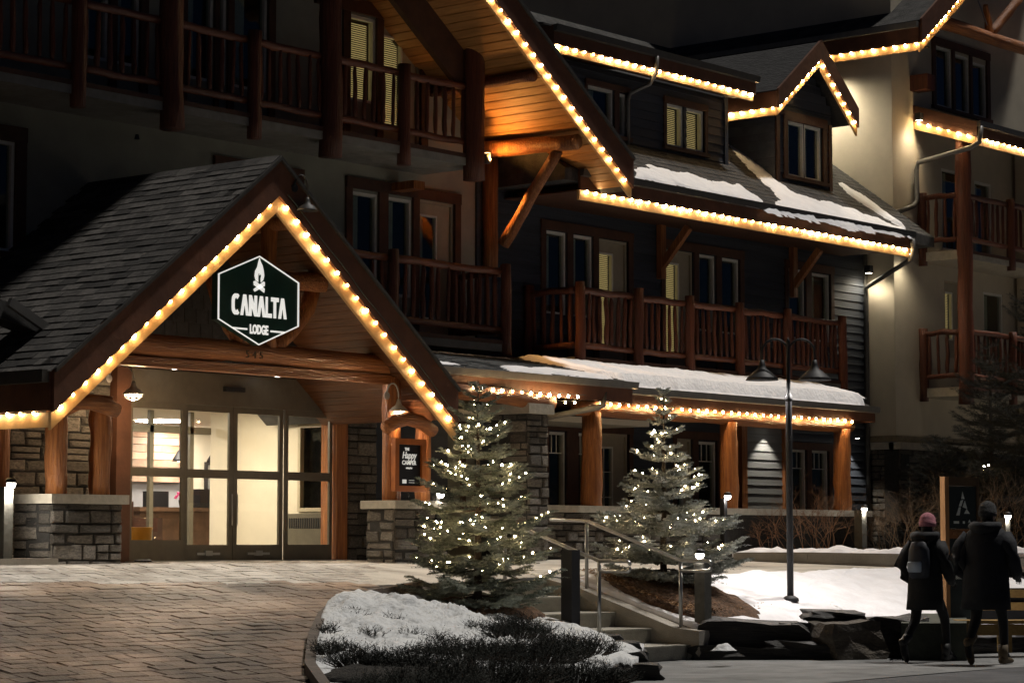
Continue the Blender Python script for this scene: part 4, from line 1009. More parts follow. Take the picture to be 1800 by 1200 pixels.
# lobby beyond
B(17.0, 27.1, 29.6, 29.7, 1.07, 3.16).build('lobby_wall', mat('lobby_grey_wall', (.34, .34, .36), .8, var=.06), vest)
B(27.1, 31.0, 29.58, 29.7, 1.07, 3.16).build('lobby_wall', INW, vest)
for k in range(7): B(24.0, 27.05, 29.5, 29.6, 2.30 + k * .12, 2.41 + k * .12).build('reclaimed_plank', mat('reclaimed_wood', (.30, .17, .10), .7, scale=3, rand=.3, col2=(.5, .36, .27)), vest)
B(16.95, 17.0, DYp + .12, 30.5, 1.07, 3.16).build('side_wall', mat('lobby_grey_wall', (.34, .34, .36), .8, var=.06), vest)
MB().box(24.6, 26.7, 27.8, 28.4, 1.08, 1.80).box(24.5, 26.8, 27.7, 28.5, 1.80, 1.86).build('reception_desk', mat('desk_wood', (.14, .075, .04), .5), vest)
MB().box(23.88, 31.0, 25.4, 25.5, 1.07, 3.16).build('partition', INW, vest)
B(31.0, 31.1, 25.4, 30.5, 1.07, 3.16).build('side_wall', INW, vest)
for (x, y, w_, h_) in ((25.0, 28.0, .35, .25), (26.1, 28.1, .28, .3)): B(x, x + w_, y, y + .2, 1.86, 1.86 + h_).build('counter_machine', BLACK, vest)
B(22.3, 22.9, 26.3, 26.9, 1.08, 1.75).build('side_cabinet', mat('desk_wood', (.14, .075, .04), .5), vest)
CL = emis('ceiling_panel', (1, .87, .68), 55)
for (x, y) in ((20.9, 24.1), (22.5, 24.1)):
    B(x - .3, x + .3, y - .3, y + .3, 3.135, 3.155).build('ceiling_light', CL, vest)
for (x, y) in ((22.4, 26.4), (24.6, 27.4), (26.6, 29.0), (28.6, 28.0)):
    B(x - .25, x + .25, y - .25, y + .25, 3.135, 3.155).build('ceiling_light', emis('lobby_panel', (1, .90, .80), 75), vest)
# lobby furnishings
for k_, (x_, y_, lb_) in enumerate(((25.2, 27.6, 'left small pendant lamp over the lobby desk'), (26.0, 27.7, 'right small pendant lamp over the lobby desk'))):
    t = thing('pendant_lamp', lb_, 'pendant lamp', (x_, y_, 2.6), 'pendant lamps over the lobby desk')
    MB().tube([(x_, y_, 3.16), (x_, y_, 2.72)], .006, 6).build('cord', BLACK, t); MB().lathe((x_, y_, 2.56), [(.11, 0), (.10, .04), (.04, .14), (.02, .17)], 16).build('shade', BLACK, t, True)
    MB().lathe((x_, y_, 2.55), [(.03, 0), (.05, .02), (.03, .05)], 10).build('bulb', emis('pendant_bulb', (1, .8, .5), 12), t, True)
pc = thing('framed_picture', 'dark framed mountain picture on the bright lobby wall', 'picture', (27.9, 29.56, 1.9))
MB().box(27.55, 28.25, 29.53, 29.57, 1.9, 1.95).box(27.55, 28.25, 29.53, 29.57, 2.6, 2.65).box(27.55, 27.6, 29.53, 29.57, 1.95, 2.6).box(28.2, 28.25, 29.53, 29.57, 1.95, 2.6).build('frame', BLACK, pc)
B(27.6, 28.2, 29.55, 29.57, 1.95, 2.6).build('canvas', mat('picture_canvas', (.10, .14, .16), .8, scale=3, col2=(.45, .42, .36)), pc)
ac = thing('lobby_armchair', 'dark brown armchair standing in the lobby behind the glass doors', 'armchair', (23.3, 26.6, 1.08)); LEA = mat('brown_leather', (.07, .03, .018), .45)
MB().box(23.0, 23.6, 26.3, 26.9, 1.22, 1.48).build('seat', LEA, ac); MB().box(23.0, 23.6, 26.82, 26.95, 1.48, 1.92).build('backrest', LEA, ac)
for x_ in (22.9, 23.6): B(x_, x_ + .1, 26.3, 26.95, 1.22, 1.68).build('armrest', LEA, ac)
for x_ in (22.95, 23.6):
    for y_ in (26.34, 26.86): B(x_, x_ + .05, y_, y_ + .05, 1.08, 1.22).build('leg', BLACK, ac)
for x_ in (21.79, ):
    for s_ in (-1, 1): MB().tube([(x_ + s_ * .045, DYp - .035, 1.55), (x_ + s_ * .045, DYp - .035, 1.95)], .009, 6).build('pull_handle', STEEL, ent)
# yellow bin
yb = aY(246, 968, DYp + .45)
t = thing('yellow_bin', 'round yellow-orange plastic bin just inside the left glass panel', 'bin', (yb.x, DYp + .45, 1.08))
MB().lathe((yb.x, DYp + .45, 1.08), [(.125, 0), (.13, .02), (.15, .40), (.155, .41), (.155, .43), (.145, .43), (.12, .05)], 20).build('tub', mat('yellow_plastic', (.75, .36, .03), .45, var=.05), t, True)
MB().lathe((yb.x, DYp + .45, 1.5), [(.157, 0), (.16, .012), (.157, .02)], 20).build('rim', mat('yellow_plastic', (.75, .36, .03), .45, var=.05), t, True)
# flowers and till on desk
fl = thing('flower_pot', 'small pot of pink flowers standing on the lobby desk', 'flowers', (25.6, 27.95, 1.86))
MB().lathe((25.6, 27.95, 1.86), [(.05, 0), (.07, .12), (.06, .12)], 10).build('pot', BLACK, fl)
mb = MB()
for k in range(40):
    c = Vector((25.6 + random.gauss(0, .08), 27.95 + random.gauss(0, .06), 2.04 + random.gauss(0, .035))); mb.obox(c, (.035, .035, .02), Matrix.Rotation(random.random() * 3, 3, 'X') @ Matrix.Rotation(random.random() * 3, 3, 'Z'))
mb.build('petals', mat('pink_petal', (.75, .08, .25), .6), fl)
# door mat edge and puck on the ground by the door
tag(MB().lathe((19.83, 22.35, 1.095), [(.10, 0), (.11, .015), (.09, .03)], 16).build('door_stop', BLACK, None), 'flat black round object on the paving beside the left door jamb', 'door stop')

# house number on the truss beam
def text_mesh(s, size, ext, m, name='lettering', bold=.0, sx=1.0, shear=0.0):
    cu = bpy.data.curves.new('t', 'FONT'); cu.body = s; cu.size = size; cu.extrude = ext; cu.offset = bold; cu.align_x = 'CENTER'; cu.align_y = 'CENTER'; cu.shear = shear; cu.resolution_u = 3
    o = bpy.data.objects.new('t', cu); C.objects.link(o); dg = bpy.context.evaluated_depsgraph_get(); me = bpy.data.meshes.new_from_object(o.evaluated_get(dg)); me.name = name
    bpy.data.objects.remove(o); me.materials.clear(); me.materials.append(m)
    if sx != 1: me.transform(Matrix.Scale(sx, 4, (1, 0, 0)))
    return me
num = aY(449, 624, 20.98)
for k, ch in enumerate('545'):
    o = inst('house_number', text_mesh(ch, .125, .008, mat('bronze_number', (.12, .07, .035), .4, metal=.4), 'house_number'), lodge, (num.x + (k - 1) * .115, 20.995, num.z), (rad(90), 0, 0))

# =================================================================== SIGNS
sgc = aY(454, 528, 20.86); SGY = 20.86
sign = thing('hexagon_sign', 'dark green hexagonal illuminated sign with white edge reading CANALTA LODGE', 'sign', (sgc.x, SGY, sgc.z))
hexp = [aY(x, y, SGY) for x, y in ((454, 452), (383, 485), (383, 552), (455, 605), (525, 566), (525, 497))]
hw = (hexp[5].x - hexp[1].x) / 2; hh = .54; cx_ = (hexp[5].x + hexp[1].x) / 2; cz_ = sgc.z
HX = [(cx_, cz_ + hh), (cx_ - hw, cz_ + hh / 2), (cx_ - hw, cz_ - hh / 2), (cx_, cz_ - hh), (cx_ + hw, cz_ - hh / 2), (cx_ + hw, cz_ + hh / 2)]
MB().prism([(x, SGY, z) for x, z in HX], (0, .10, 0)).build('cabinet', mat('green_sign_face', (.010, .040, .026), .35, var=.3, scale=5), sign)
WHT = emis('sign_white', (1, .98, .92), .62)
def ringp(k0, k1):
    mb = MB(); sc_ = lambda p, k: (cx_ + (p[0] - cx_) * k, cz_ + (p[1] - cz_) * k)
    for i in range(6):
        a, b = HX[i], HX[(i + 1) % 6]; q = [sc_(a, k0), sc_(b, k0), sc_(b, k1), sc_(a, k1)]
        mb.prism([(x, SGY - .012, z) for x, z in q], (0, .011, 0))
    return mb
ringp(1.0, .972).build('edge_line', WHT, sign)
def poly(pts, name='letter'):
    return MB().prism([(cx_ + x * hw, SGY - .012, cz_ + z * hw) for x, z in pts], (0, .011, 0)).build(name, WHT, sign)
def letter(ch, x, w_, z0_, h):
    z1_ = z0_ + h; s_ = w_ * .30
    if ch == 'A': poly([(x, z0_), (x + s_, z0_), (x + w_ / 2, z0_ + h * .62), (x + w_ - s_, z0_), (x + w_, z0_), (x + w_ * .66, z1_), (x + w_ * .34, z1_)][:])
    if ch == 'N': poly([(x, z0_), (x + s_, z0_), (x + s_, z0_ + h * .5), (x + w_ - s_, z0_), (x + w_, z0_), (x + w_, z1_), (x + w_ - s_, z1_), (x + w_ - s_, z0_ + h * .5), (x + s_, z1_), (x, z1_)])
    if ch == 'L': poly([(x, z0_), (x + w_, z0_), (x + w_, z0_ + h * .2), (x + s_, z0_ + h * .2), (x + s_, z1_), (x, z1_)])
    if ch == 'T': poly([(x + w_ / 2 - s_ / 2, z0_), (x + w_ / 2 + s_ / 2, z0_), (x + w_ / 2 + s_ / 2, z1_ - h * .2), (x + w_, z1_ - h * .2), (x + w_, z1_), (x, z1_), (x, z1_ - h * .2), (x + w_ / 2 - s_ / 2, z1_ - h * .2)])
    if ch == 'C':
        mb = MB(); n_ = 14; cxx = x + w_ / 2; czz = z0_ + h / 2
        A_ = [rad(50 + 260 * i / n_) for i in range(n_ + 1)]
        o_ = [(cxx + w_ / 2 * max(-1, min(1, math.cos(t) * 1.15)), czz + h / 2 * max(-1, min(1, 1.08 * math.sin(t)))) for t in A_]
        i_ = [(cxx + (w_ / 2 - s_) * max(-1, min(1, math.cos(t) * 1.15)), czz + (h / 2 - h * .2) * max(-1, min(1, 1.08 * math.sin(t)))) for t in A_]
        for k in range(n_):
            q = [o_[k], o_[k + 1], i_[k + 1], i_[k]]
            mb.prism([(cx_ + a * hw, SGY - .012, cz_ + b * hw) for a, b in q], (0, .011, 0))
        mb.build('letter', WHT, sign)
xx = -.665; LZ, LH = -.29, .37
for ch, w_ in (('C', .20), ('A', .20), ('N', .19), ('A', .20), ('L', .15), ('T', .185), ('A', .20)):
    letter(ch, xx, w_, LZ, LH); xx += w_ + (-.015 if ch == 'L' else (.0 if ch in 'T' else .01))
MB_ = text_mesh('LODGE', .15, .003, WHT, 'lettering', .006, .62)
inst('lettering', MB_, sign, (cx_, SGY - .008, cz_ - .53 * hw), (rad(90), 0, 0))
for s_ in (-1, 1): poly([(s_ * .29, -.545), (s_ * .64, -.545), (s_ * .64, -.515), (s_ * .29, -.515)], 'rule_line')
# flame emblem and crossed logs
flm = [(-.09, .42), (-.115, .50), (-.10, .60), (-.05, .68), (-.03, .76), (.0, .86), (.02, .80), (.07, .72), (.10, .62), (.115, .52), (.09, .43), (.04, .385), (.035, .45), (.05, .52), (.035, .57), (.01, .52), (.0, .60), (-.03, .54), (-.035, .46), (-.03, .385)]
poly([(x, (z - .385) * .9 + .33) for x, z in flm][:], 'flame')
poly([(-.14, .19), (-.11, .15), (.13, .27), (.13, .34), (.10, .345)], 'crossed_log'); poly([(.12, .15), (.13, .22), (-.10, .345), (-.14, .33), (-.13, .27)], 'crossed_log')
# gooseneck lamp above the sign on the right rake
def gooseneck(base, out, drop, label, lit=0.0, sc=1.0, metal=None, cat='wall lamp', grp=None, power=0):
    metal = metal or BLACK; base = Vector(base); out = Vector(out); t = thing('barn_lamp', label, cat, base, grp)
    P = []
    for i in range(11):
        a = math.pi * i / 10; P.append(base + out * (1 - math.cos(a)) / 2 + Vector((0, 0, .16 * sc * math.sin(a))))
    P.append(P[-1] - Vector((0, 0, drop)))
    MB().tube([base - out.normalized() * .02] + P, .011 * sc, 8).build('gooseneck_arm', metal, t, True)
    MB().lathe(base, [(.05, -.01), (.05, .01)], 12, Matrix.Rotation(rad(90), 3, 'X')).build('wall_plate', metal, t)
    e = P[-1]
    MB().lathe(e, [(.022, .02), (.03, -.02), (.045, -.06), (.09 * sc, -.09 * sc), (.125 * sc, -.13 * sc), (.13 * sc, -.145 * sc), (.12 * sc, -.14 * sc), (.085 * sc, -.095 * sc), (.03, -.06)], 18).build('shade', metal, t, True)
    return t, e
bl = aY(522, 330, 20.5)
gooseneck((bl.x, 20.54, bl.z), (.12, -.10, 0), .13, 'black gooseneck lamp with bell shade above the hexagonal sign')
GALV = mat('galvanised_metal', (.5, .48, .44), .45, var=.1)
def cage_lamp(base, out, label, pw):
    # pw: watts of the lamp
    t, e = gooseneck(base, out, .06, label, 1, 1.0, GALV, grp='caged lamps either side of the entrance doors')
    MB().lathe(e, [(.02, -.175), (.05, -.165), (.06, -.13), (.045, -.09)], 12).build('bulb_globe', emis('cage_lamp_glass', (1, .80, .52), 60), t, True); point(e + Vector((0, 0, -.235)), pw, (1, .66, .36), .04)
    mb = MB()
    for k in range(8):
        a = k * math.pi / 4; mb.tube([e + Vector((math.cos(a) * r, math.sin(a) * r, z)) for r, z in ((.11, -.13), (.105, -.17), (.07, -.20), (.0, -.215))], .004, 4)
    for r, z in ((.108, -.155), (.07, -.20)):
        mb.tube([e + Vector((math.cos(a) * r, math.sin(a) * r, z)) for a in [i * math.pi / 8 for i in range(17)]], .004, 4)
    mb.build('cage', GALV, t); return e
l1 = aY(208, 668, 22.3); l2 = aY(699, 690, 21.0)
e1 = cage_lamp((l1.x + .02, 22.5, l1.z + .03), (.10, -.34, 0), 'lit caged barn lamp on the stone wall left of the glass doors', 34)
e2 = cage_lamp((l2.x - .12, 21.08, l2.z - .04), (.14, -.08, 0), 'lit caged barn lamp on the log post above the menu board', 120)

# menu board
mbx = thing('menu_board', 'orange wood framed menu board reading THE Happy CAMPER', 'menu board', aY(718, 860, 20.99))
f0 = aY(692, 768, 20.98); f1 = aY(746, 868, 20.98); mx0, mx1, mz0, mz1 = f0.x, f1.x, 1.98, 2.66
MB().box(mx0, mx1, 20.95, 21.02, mz0, mz0 + .075).box(mx0, mx1, 20.95, 21.02, mz1 - .075, mz1).box(mx0, mx0 + .075, 20.95, 21.02, mz0 + .075, mz1 - .075).box(mx1 - .075, mx1, 20.95, 21.02, mz0 + .075, mz1 - .075).build('frame', mat('orange_frame', (.42, .13, .03), .35, var=.15, scale=6), mbx)
B(mx0 + .07, mx1 - .07, 20.985, 21.01, mz0 + .07, mz1 - .07).build('face', mat('menu_black', (.006, .006, .007), .4), mbx)
MW = emis('menu_white', (.9, .88, .8), .45); mcx = (mx0 + mx1) / 2
for s_, sz, dz_, bx_, sh in (('THE', .05, .205, .9, 0), ('Happy', .125, .125, .82, .25), ('CAMPER', .075, .03, .95, 0), ('eatery bar', .032, -.035, .9, 0)):
    inst('lettering', text_mesh(s_, sz, .002, MW, 'lettering', .002, bx_, sh), mbx, (mcx - (.04 if s_ == 'THE' else 0), 20.980, mz0 + .34 + dz_), (rad(90), 0, 0))
B(mcx - .125, mcx - .05, 20.979, 20.984, mz0 + .105, mz0 + .155).build('logo_plate', MW, mbx)
for k in (0, 1): B(mcx + .0, mcx + .10, 20.979, 20.984, mz0 + .115 + k * .03, mz0 + .120 + k * .03).build('text_line', MW, mbx)
MB().tube([(mcx, 20.99, mz0), (mcx + .02, 21.0, 1.87)], .006, 6).build('cord', BLACK, mbx)

# =================================================================== WING (right, cream stucco)
wing = thing('hotel_wing', 'taller cream stucco hotel wing with log balconies at the right', 'building', (41, 23.5, 1.08))
CX, CYY = 39.47, 23.48
WW = [(41.1, 41.75, 9.8, 11.0, 'w'), (41.85, 42.45, 9.8, 10.95, 'w'), (42.55, 43.15, 9.8, 10.9, 'w'),
      (41.3, 42.1, 7.0, 8.6, 'w'), (42.6, 43.3, 7.0, 8.5, 'w'), (41.35, 42.0, 4.9, 6.4, 'db'), (42.9, 43.7, 4.9, 6.3, 'w')]
wall_holes('front_wall', CREAM, wing, CX, 52, 3.32, 14, CYY, WW)
for r in WW: window(wing, r, CYY)
trim_set(wing, 41.1, 43.15, 9.8, 11.0, CYY, .12, ((41.75, 41.85), (42.45, 42.55)))
MB().add([(CX, CYY, 3.32), (CX, 36, 3.32), (CX, 36, 13.4), (CX, CYY, 13.4)], [(3, 2, 1, 0)]).build('side_wall', CREAM, wing)
B(CX - .02, 52, CYY - .03, CYY, 3.20, 3.32).build('band', mat('tan_band', (.22, .18, .12), .8), wing)
B(CX - .02, CX, CYY, 24.2, 3.20, 3.32).build('band', mat('tan_band', (.22, .18, .12), .8), wing)
stone_wall('stone_base', wing, (CX, 24.1, 1.0), (0, -1, 0), .70, 2.06, (-1, 0, 0), .3, seed=61)
stone_wall('stone_base', wing, (CX - .02, CYY - .08, 1.0), (1, 0, 0), 1.6, 2.06, (0, -1, 0), .3, seed=62)
B(41.0, 52, CYY - .08, CYY + .2, 1.0, 3.06).build('base_core', MORT, wing)
B(CX - .1, 52, CYY - .15, CYY + .1, 3.06, 3.19).build('cap', CAP, wing); B(CX - .1, CX + .02, CYY, 24.2, 3.06, 3.19).build('cap', CAP, wing)
# roof: side eave and front rake
ex0 = 39.03; wy0 = 22.6; ez = 10.60
wroof = node('wing_roof', wing, (40, wy0, 11))
TGW = .74
def wz(X): return ez + (X - ex0) * TGW
B(ex0 - .04, ex0, wy0, 33, ez, ez + .38).build('fascia', FASC, wroof)
B(ex0 - .12, ex0 - .04, wy0, 33, ez + .28, ez + .39).build('gutter', PIPE, wroof)
B(ex0 + .005, ex0 + .05, wy0 + .05, 33, ez - .14, ez - .001).build('frieze_board', FRIEZE, wroof)
B(ex0 + .05, CX, wy0 + .05, 33, ez - .03, ez - .01).build('soffit', TRIM, wroof)
MB().prism([(ex0, wy0 - .05, ez), (46.5, wy0 - .05, wz(46.5)), (46.5, wy0 - .05, wz(46.5) + .45), (ex0, wy0 - .05, ez + .45)], (0, .05, 0)).build('barge_board', FASC, wroof)
MB().prism([(ex0, wy0 - .005, ez - .18), (46.5, wy0 - .005, wz(46.5) - .18), (46.5, wy0 - .005, wz(46.5)), (ex0, wy0 - .005, ez)], (0, .045, 0)).build('frieze_board', FRIEZE, wroof)
MB().prism([(ex0, wy0, ez + .08), (46.5, wy0, wz(46.5) + .08), (46.5, wy0, wz(46.5) + .43), (ex0, wy0, ez + .43)], (0, 12, 0)).build('roof_deck', SHINGM, wroof)
light_string([(ex0 - .03, 24.9, ez - .015), (ex0 - .03, wy0, ez - .015)], 'string of warm bulbs along the side eave of the cream wing', .235, lift=(.010, 0))
light_string([(ex0 + .02, wy0 - .03, ez - .0), (41.4, wy0 - .03, wz(41.4) - .01)], 'string of warm bulbs climbing the front gable of the cream wing', .2)
log('truss_beam', (40.2, 22.85, 11.22), (47, 22.85, 11.22), .13, wing, .12, 9, .02, LOGH)
log('truss_brace', aY(1742, 62, 22.85), aY(1788, 0, 22.85), .10, wing); log('truss_brace', aY(1740, 62, 22.85), aY(1732, 8, 22.85), .09, wing, .05)
MB().beam(aY(1735, 45, 22.8), aY(1716, -8, 22.8), .02, .02).build('tie_rod', STEEL, wing)
B(40.15, 40.45, 23.1, CYY, 9.95, 10.25).build('corbel', BLOG, wing)
# shed roof over its balconies
sr = node('shed_roof', wing, (41.5, 22.4, 9))
sx = 40.25; ya, yb2 = 23.48, 22.15; z_a = aX(1605, 214, sx).z; z_b = aX(1703, 242, sx).z
MB().prism([(sx, ya, z_a), (sx, yb2, z_b), (sx, yb2, z_b + .30), (sx, ya, z_a + .32)], (.05, 0, 0)).build('side_fascia', FASC, sr)
MB().prism([(sx + .02, ya, z_a - .14), (sx + .02, yb2, z_b - .14), (sx + .02, yb2, z_b), (sx + .02, ya, z_a)], (.03, 0, 0)).build('frieze_board', FRIEZE, sr)
MB().prism([(sx + .04, ya, z_a + .12), (sx + .04, yb2, z_b + .12), (sx + .04, yb2, z_b + .30), (sx + .04, ya, z_a + .32)], (9, 0, 0)).build('roof_deck', SHINGM, sr)
B(sx, 49, yb2 - .04, yb2, z_b, z_b + .3).build('fascia', FASC, sr); B(sx + .03, 49, yb2 + .0, yb2 + .04, z_b - .14, z_b - .001).build('frieze_board', FRIEZE, sr)
B(sx, 49, yb2 - .12, yb2 - .04, z_b + .19, z_b + .3).build('gutter', GUT, sr)
light_string([(sx - .03, ya - .02, z_a - .01), (sx - .03, yb2, z_b - .01)], 'six warm bulbs on the sloping end of the wing balcony roof', lift=(.010, 0))
light_string([(sx + .05, yb2 - .03, z_b - .015), (43.4, yb2 - .03, z_b - .015)], 'string of warm bulbs along the wing balcony roof at the right border')
# downpipe of the shed roof
pipe('downpipe', [(sx + .05, yb2 - .1, z_b + .2), (sx + .02, yb2 - .08, z_b - .1), (sx - .05, yb2 + .05, z_b - .2), aY(1614, 286, 23.38), aY(1611, 300, 23.38), aY(1612, 352, 23.38), aY(1606, 362, 23.38), aY(1575, 374, 23.40)], .05, wing)
# balconies of the wing
for zf, tops in ((7.05, 7.0), (4.55, 4.5)):
    by = 22.50
    rt = aX(1655, 345 if zf > 6 else 584, 40.35).z; rbm = rt - .83
    balcony(by, CYY, 40.35, 44.5, rbm - .22, [42.2], [40.38], rt, rbm, sp=.19, slab_t=.17, par=wing, bigs=[40.42], slabm=CAP, newel_drop=.25)
log('balcony_post', (40.42, 22.5, 3.9), (40.42, 22.5, z_b + .1), .15, wing, .145, 15, .02, BLOG)
cbx = aY(1784, 300, 23.4).x
B(cbx, cbx + 2, 22.9, 23.4, 3.3, 9.3).build('projecting_bay', CREAM, wing)
# wall downlights on the wing
def downlight(p, nx, ny, label, power, size=110, col=(1, .88, .66), aim=(0, 0)):
    t = thing('wall_downlight', label, 'wall light', p, 'downlights washing the cream wing walls')
    MB().box(p.x - .06, p.x + .06, p.y - .06, p.y + .06, p.z - .07, p.z + .07).build('housing', BLACK, t)
    B(p.x - .045, p.x + .045, p.y - .045, p.y + .045, p.z - .076, p.z - .071).build('lens', emis('downlight_lens', (1, .9, .7), 12), t)
    spot(p + Vector((0, 0, -.08)), p + Vector((aim[0], aim[1], -1)), power, size, col, 1.0, .12)
downlight(Vector((40.10, CYY - .22, aY(1600, 205, CYY - .1).z)), 0, -1, 'small wall light at the left end of the wing balcony roof', 45, 125, aim=(-.12, .02))
downlight(Vector((CX + .12, CYY - .25, aY(1580, 440, CYY - .1).z)), 0, -1, 'small wall light on the front of the wing level with the main eave', 38, 140)
downlight(Vector((CX - .30, 23.85, 6.45)), 0, -1, 'small wall light on the wing side wall under the main eave', 60, 160)
downlight(Vector((CX - .36, 24.9, 10.35)), 0, -1, 'small wall light high on the wing side wall under its eave', 360, 165, aim=(.0, -.1))
# light in the siding bay and by the corner
def small_down(p, label, power, aim, size=80):
    t = thing('eave_downlight', label, 'ceiling light', p, 'downlights under the porch ceiling')
    MB().lathe(p, [(.05, 0), (.05, .04)], 12).build('can', BLACK, t); MB().lathe(p - Vector((0, 0, .004)), [(.04, 0), (.04, .003)], 12).build('lens', emis('eave_lens', (1, .95, .85), 10), t)
    spot(p - Vector((0, 0, .02)), p + Vector(aim), power, size, (1, .93, .80), .5, .02)
downlight(Vector((cbx + .5, 22.75, 8.7)), 0, -1, 'small wall light at the right border high on the projecting wing bay', 120, 110)
for i_, (x_, lb_) in enumerate(((20.5, 'left added unseen downlight in the entrance gable ceiling'), (22.3, 'right added unseen downlight in the entrance gable ceiling'))): small_down(Vector((x_, 22.55, 3.49)), lb_, 50, (0, -.9, -1), 125)  # both added to light the ground before the doors
small_down(Vector(((bx0 + bx1) / 2, 23.72, 3.37)), 'recessed downlight above the pale siding bay', 45, (0, .12, -1), 85)
small_down(Vector((38.7, 23.85, 3.25)), 'recessed downlight at the right end of the porch beside the downpipe', 45, (.1, .08, -1), 75)

# =================================================================== STEPS
STEPC = mat('step_concrete', (.36, .34, .29), .9, var=.16, scale=5, bump=.4, bscale=60)
st = struct(node('stairs', None, (22, 16.2, 0)))
for i in range(5):
    y0 = 16.2 + .52 * i; z1_ = .175 * (i + 1)
    MB().prism([(21.12, y0 + .02, 0), (21.12, y0, z1_ - .02), (21.12, y0 - .015, z1_ - .012), (21.12, y0 - .015, z1_), (21.12, 18.9, z1_), (21.12, 18.9, 0)], (1.48, 0, 0)).build('step', STEPC, st) if i == 0 else \
    MB().prism([(21.125, y0 + .02, z1_ - .18), (21.125, y0, z1_ - .02), (21.125, y0 - .015, z1_ - .012), (21.125, y0 - .015, z1_), (21.125, 18.9, z1_), (21.125, 18.9, z1_ - .18)], (1.472, 0, 0)).build('step', STEPC, st)
ck = MB().prism([(22.6, 16.05, 0), (22.6, 16.05, .33), (22.6, 16.4, .36), (22.6, 17.8, .80), (22.6, 18.45, .93), (22.6, 18.45, 0)], (.24, 0, 0)).build('cheek_wall', CONC, st)
ck2 = MB().prism([(20.98, 16.3, 0), (20.98, 16.3, .28), (20.98, 17.8, .75), (20.98, 18.4, .9), (20.98, 18.4, 0)], (.14, 0, 0)).build('cheek_wall', CONC, st)
def handrail(X, bottom_post, top_post, zb0, zt0, label):
    t = thing('handrail', label, 'handrail', (X, bottom_post[1], zb0), 'steel handrails of the front steps')
    (yb_, zb_), (yt_, zt_) = (bottom_post[1], bottom_post[2]), (top_post[1], top_post[2])
    e = (X, yb_ - .44, zb_)
    loop = [(X, yt_ + .55, zt_ + .02), (X, yt_ + .2, zt_ + .01), (X, yt_, zt_)] + [(X, yb_ + .08, zb_ + .03), (X, yb_, zb_), (X, yb_ - .38, zb_ - .0)]
    for i in range(1, 8):
        a = math.pi * i / 8; loop.append((X, yb_ - .38 - .055 * math.sin(a), zb_ - .055 + .055 * math.cos(a)))
    loop += [(X, yb_ - .38, zb_ - .11), (X, yb_, zb_ - .11)]
    MB().tube(loop, .021, 10).build('rail', STEEL, t, True)
    MB().tube([(X, yb_, zb0), (X, yb_, zb_)], .022, 10).build('post', STEEL, t, True); MB().tube([(X, yt_, zt0), (X, yt_, zt_ - .01)], .022, 10).build('post', STEEL, t, True)
handrail(22.72, (0, 16.39, 1.12), (0, 17.76, 1.585), .36, .79, 'steel handrail on the right cheek wall, in front of the right spruce')
handrail(21.41, (0, 16.56, 1.125), (0, 17.93, 1.58), .175, .52, 'steel handrail on the left side of the steps by the black bollard')

# =================================================================== BOLLARDS AND POST LAMP
def bollard(x, y, z0, h, label, m, ball=True, wd=.13, power=6, side=(-.02, -.09)):
    t = thing('bollard_light', label, 'bollard light', (x, y, z0), 'square bollard lights with round lamps')
    B(x - wd / 2, x + wd / 2, y - wd / 2, y + wd / 2, z0 - .15, z0 + h).build('post', m, t)
    c = Vector((x + side[0], y + side[1], z0 + h + .04))
    if ball:
        MB().lathe(c, [(.02, .06), (.05, .045), (.062, .02), (.06, .0), (.05, .0)], 14).build('hood', BLACK, t, True)
        MB().lathe(c, [(.012, -.058), (.035, -.047), (.048, -.025), (.05, 0), (.04, .015)], 14).build('globe', GLOBE, t, True)
        MB().tube([(x, y, z0 + h), (c.x, c.y, c.z + .04)], .012, 6).build('bracket', BLACK, t)
        point(c + Vector((0, 0, -.075)), power, (1, .93, .82), .03)
    return t
GREYP = mat('weathered_post', (.10, .095, .08), .8, scale=5, bump=.3)
bA = aD(1003, 1085, 26.9); bB = aX(1236, 1080, 22.98)
bollard(bA.x, bA.y, .45, .80, 'tall black square bollard beside the top of the snow mound and steps', BLACK, False, .15)
bollard(bB.x, bB.y, .50, .66, 'grey bollard with glowing ball by the right handrail', GREYP, True, .14, 5, (-.06, .0))
b3 = aD(1513, 955, 40.5); bollard(b3.x, b3.y, b3.z - .05, .60, 'grey bollard light in front of the bare shrubs behind the post lamp', GREYP, True, .15, 8)
b4 = aD(1765, 965, 39.0); bollard(b4.x, b4.y, b4.z - .1, .60, 'grey bollard light behind the taller walker', GREYP, True, .15, 8)
b5 = aD(1272, 905, 36.8); bollard(b5.x, b5.y, 1.15, .84, 'bollard light just right of the frosted spruce, before the log post', BLACK, True, .08, 4)
b6 = aD(767, 905, 31.6); bollard(b6.x, b6.y, 1.1, .82, 'bollard light at the left edge of the lit spruce by the stone pier', BLACK, True, .08, 4)
b7 = aD(9, 900, 26.2); bollard(b7.x, b7.y, 1.1, .83, 'bollard light at the left border lighting the stone pier', GREYP, True, .12, 26, (-.02, -.12))
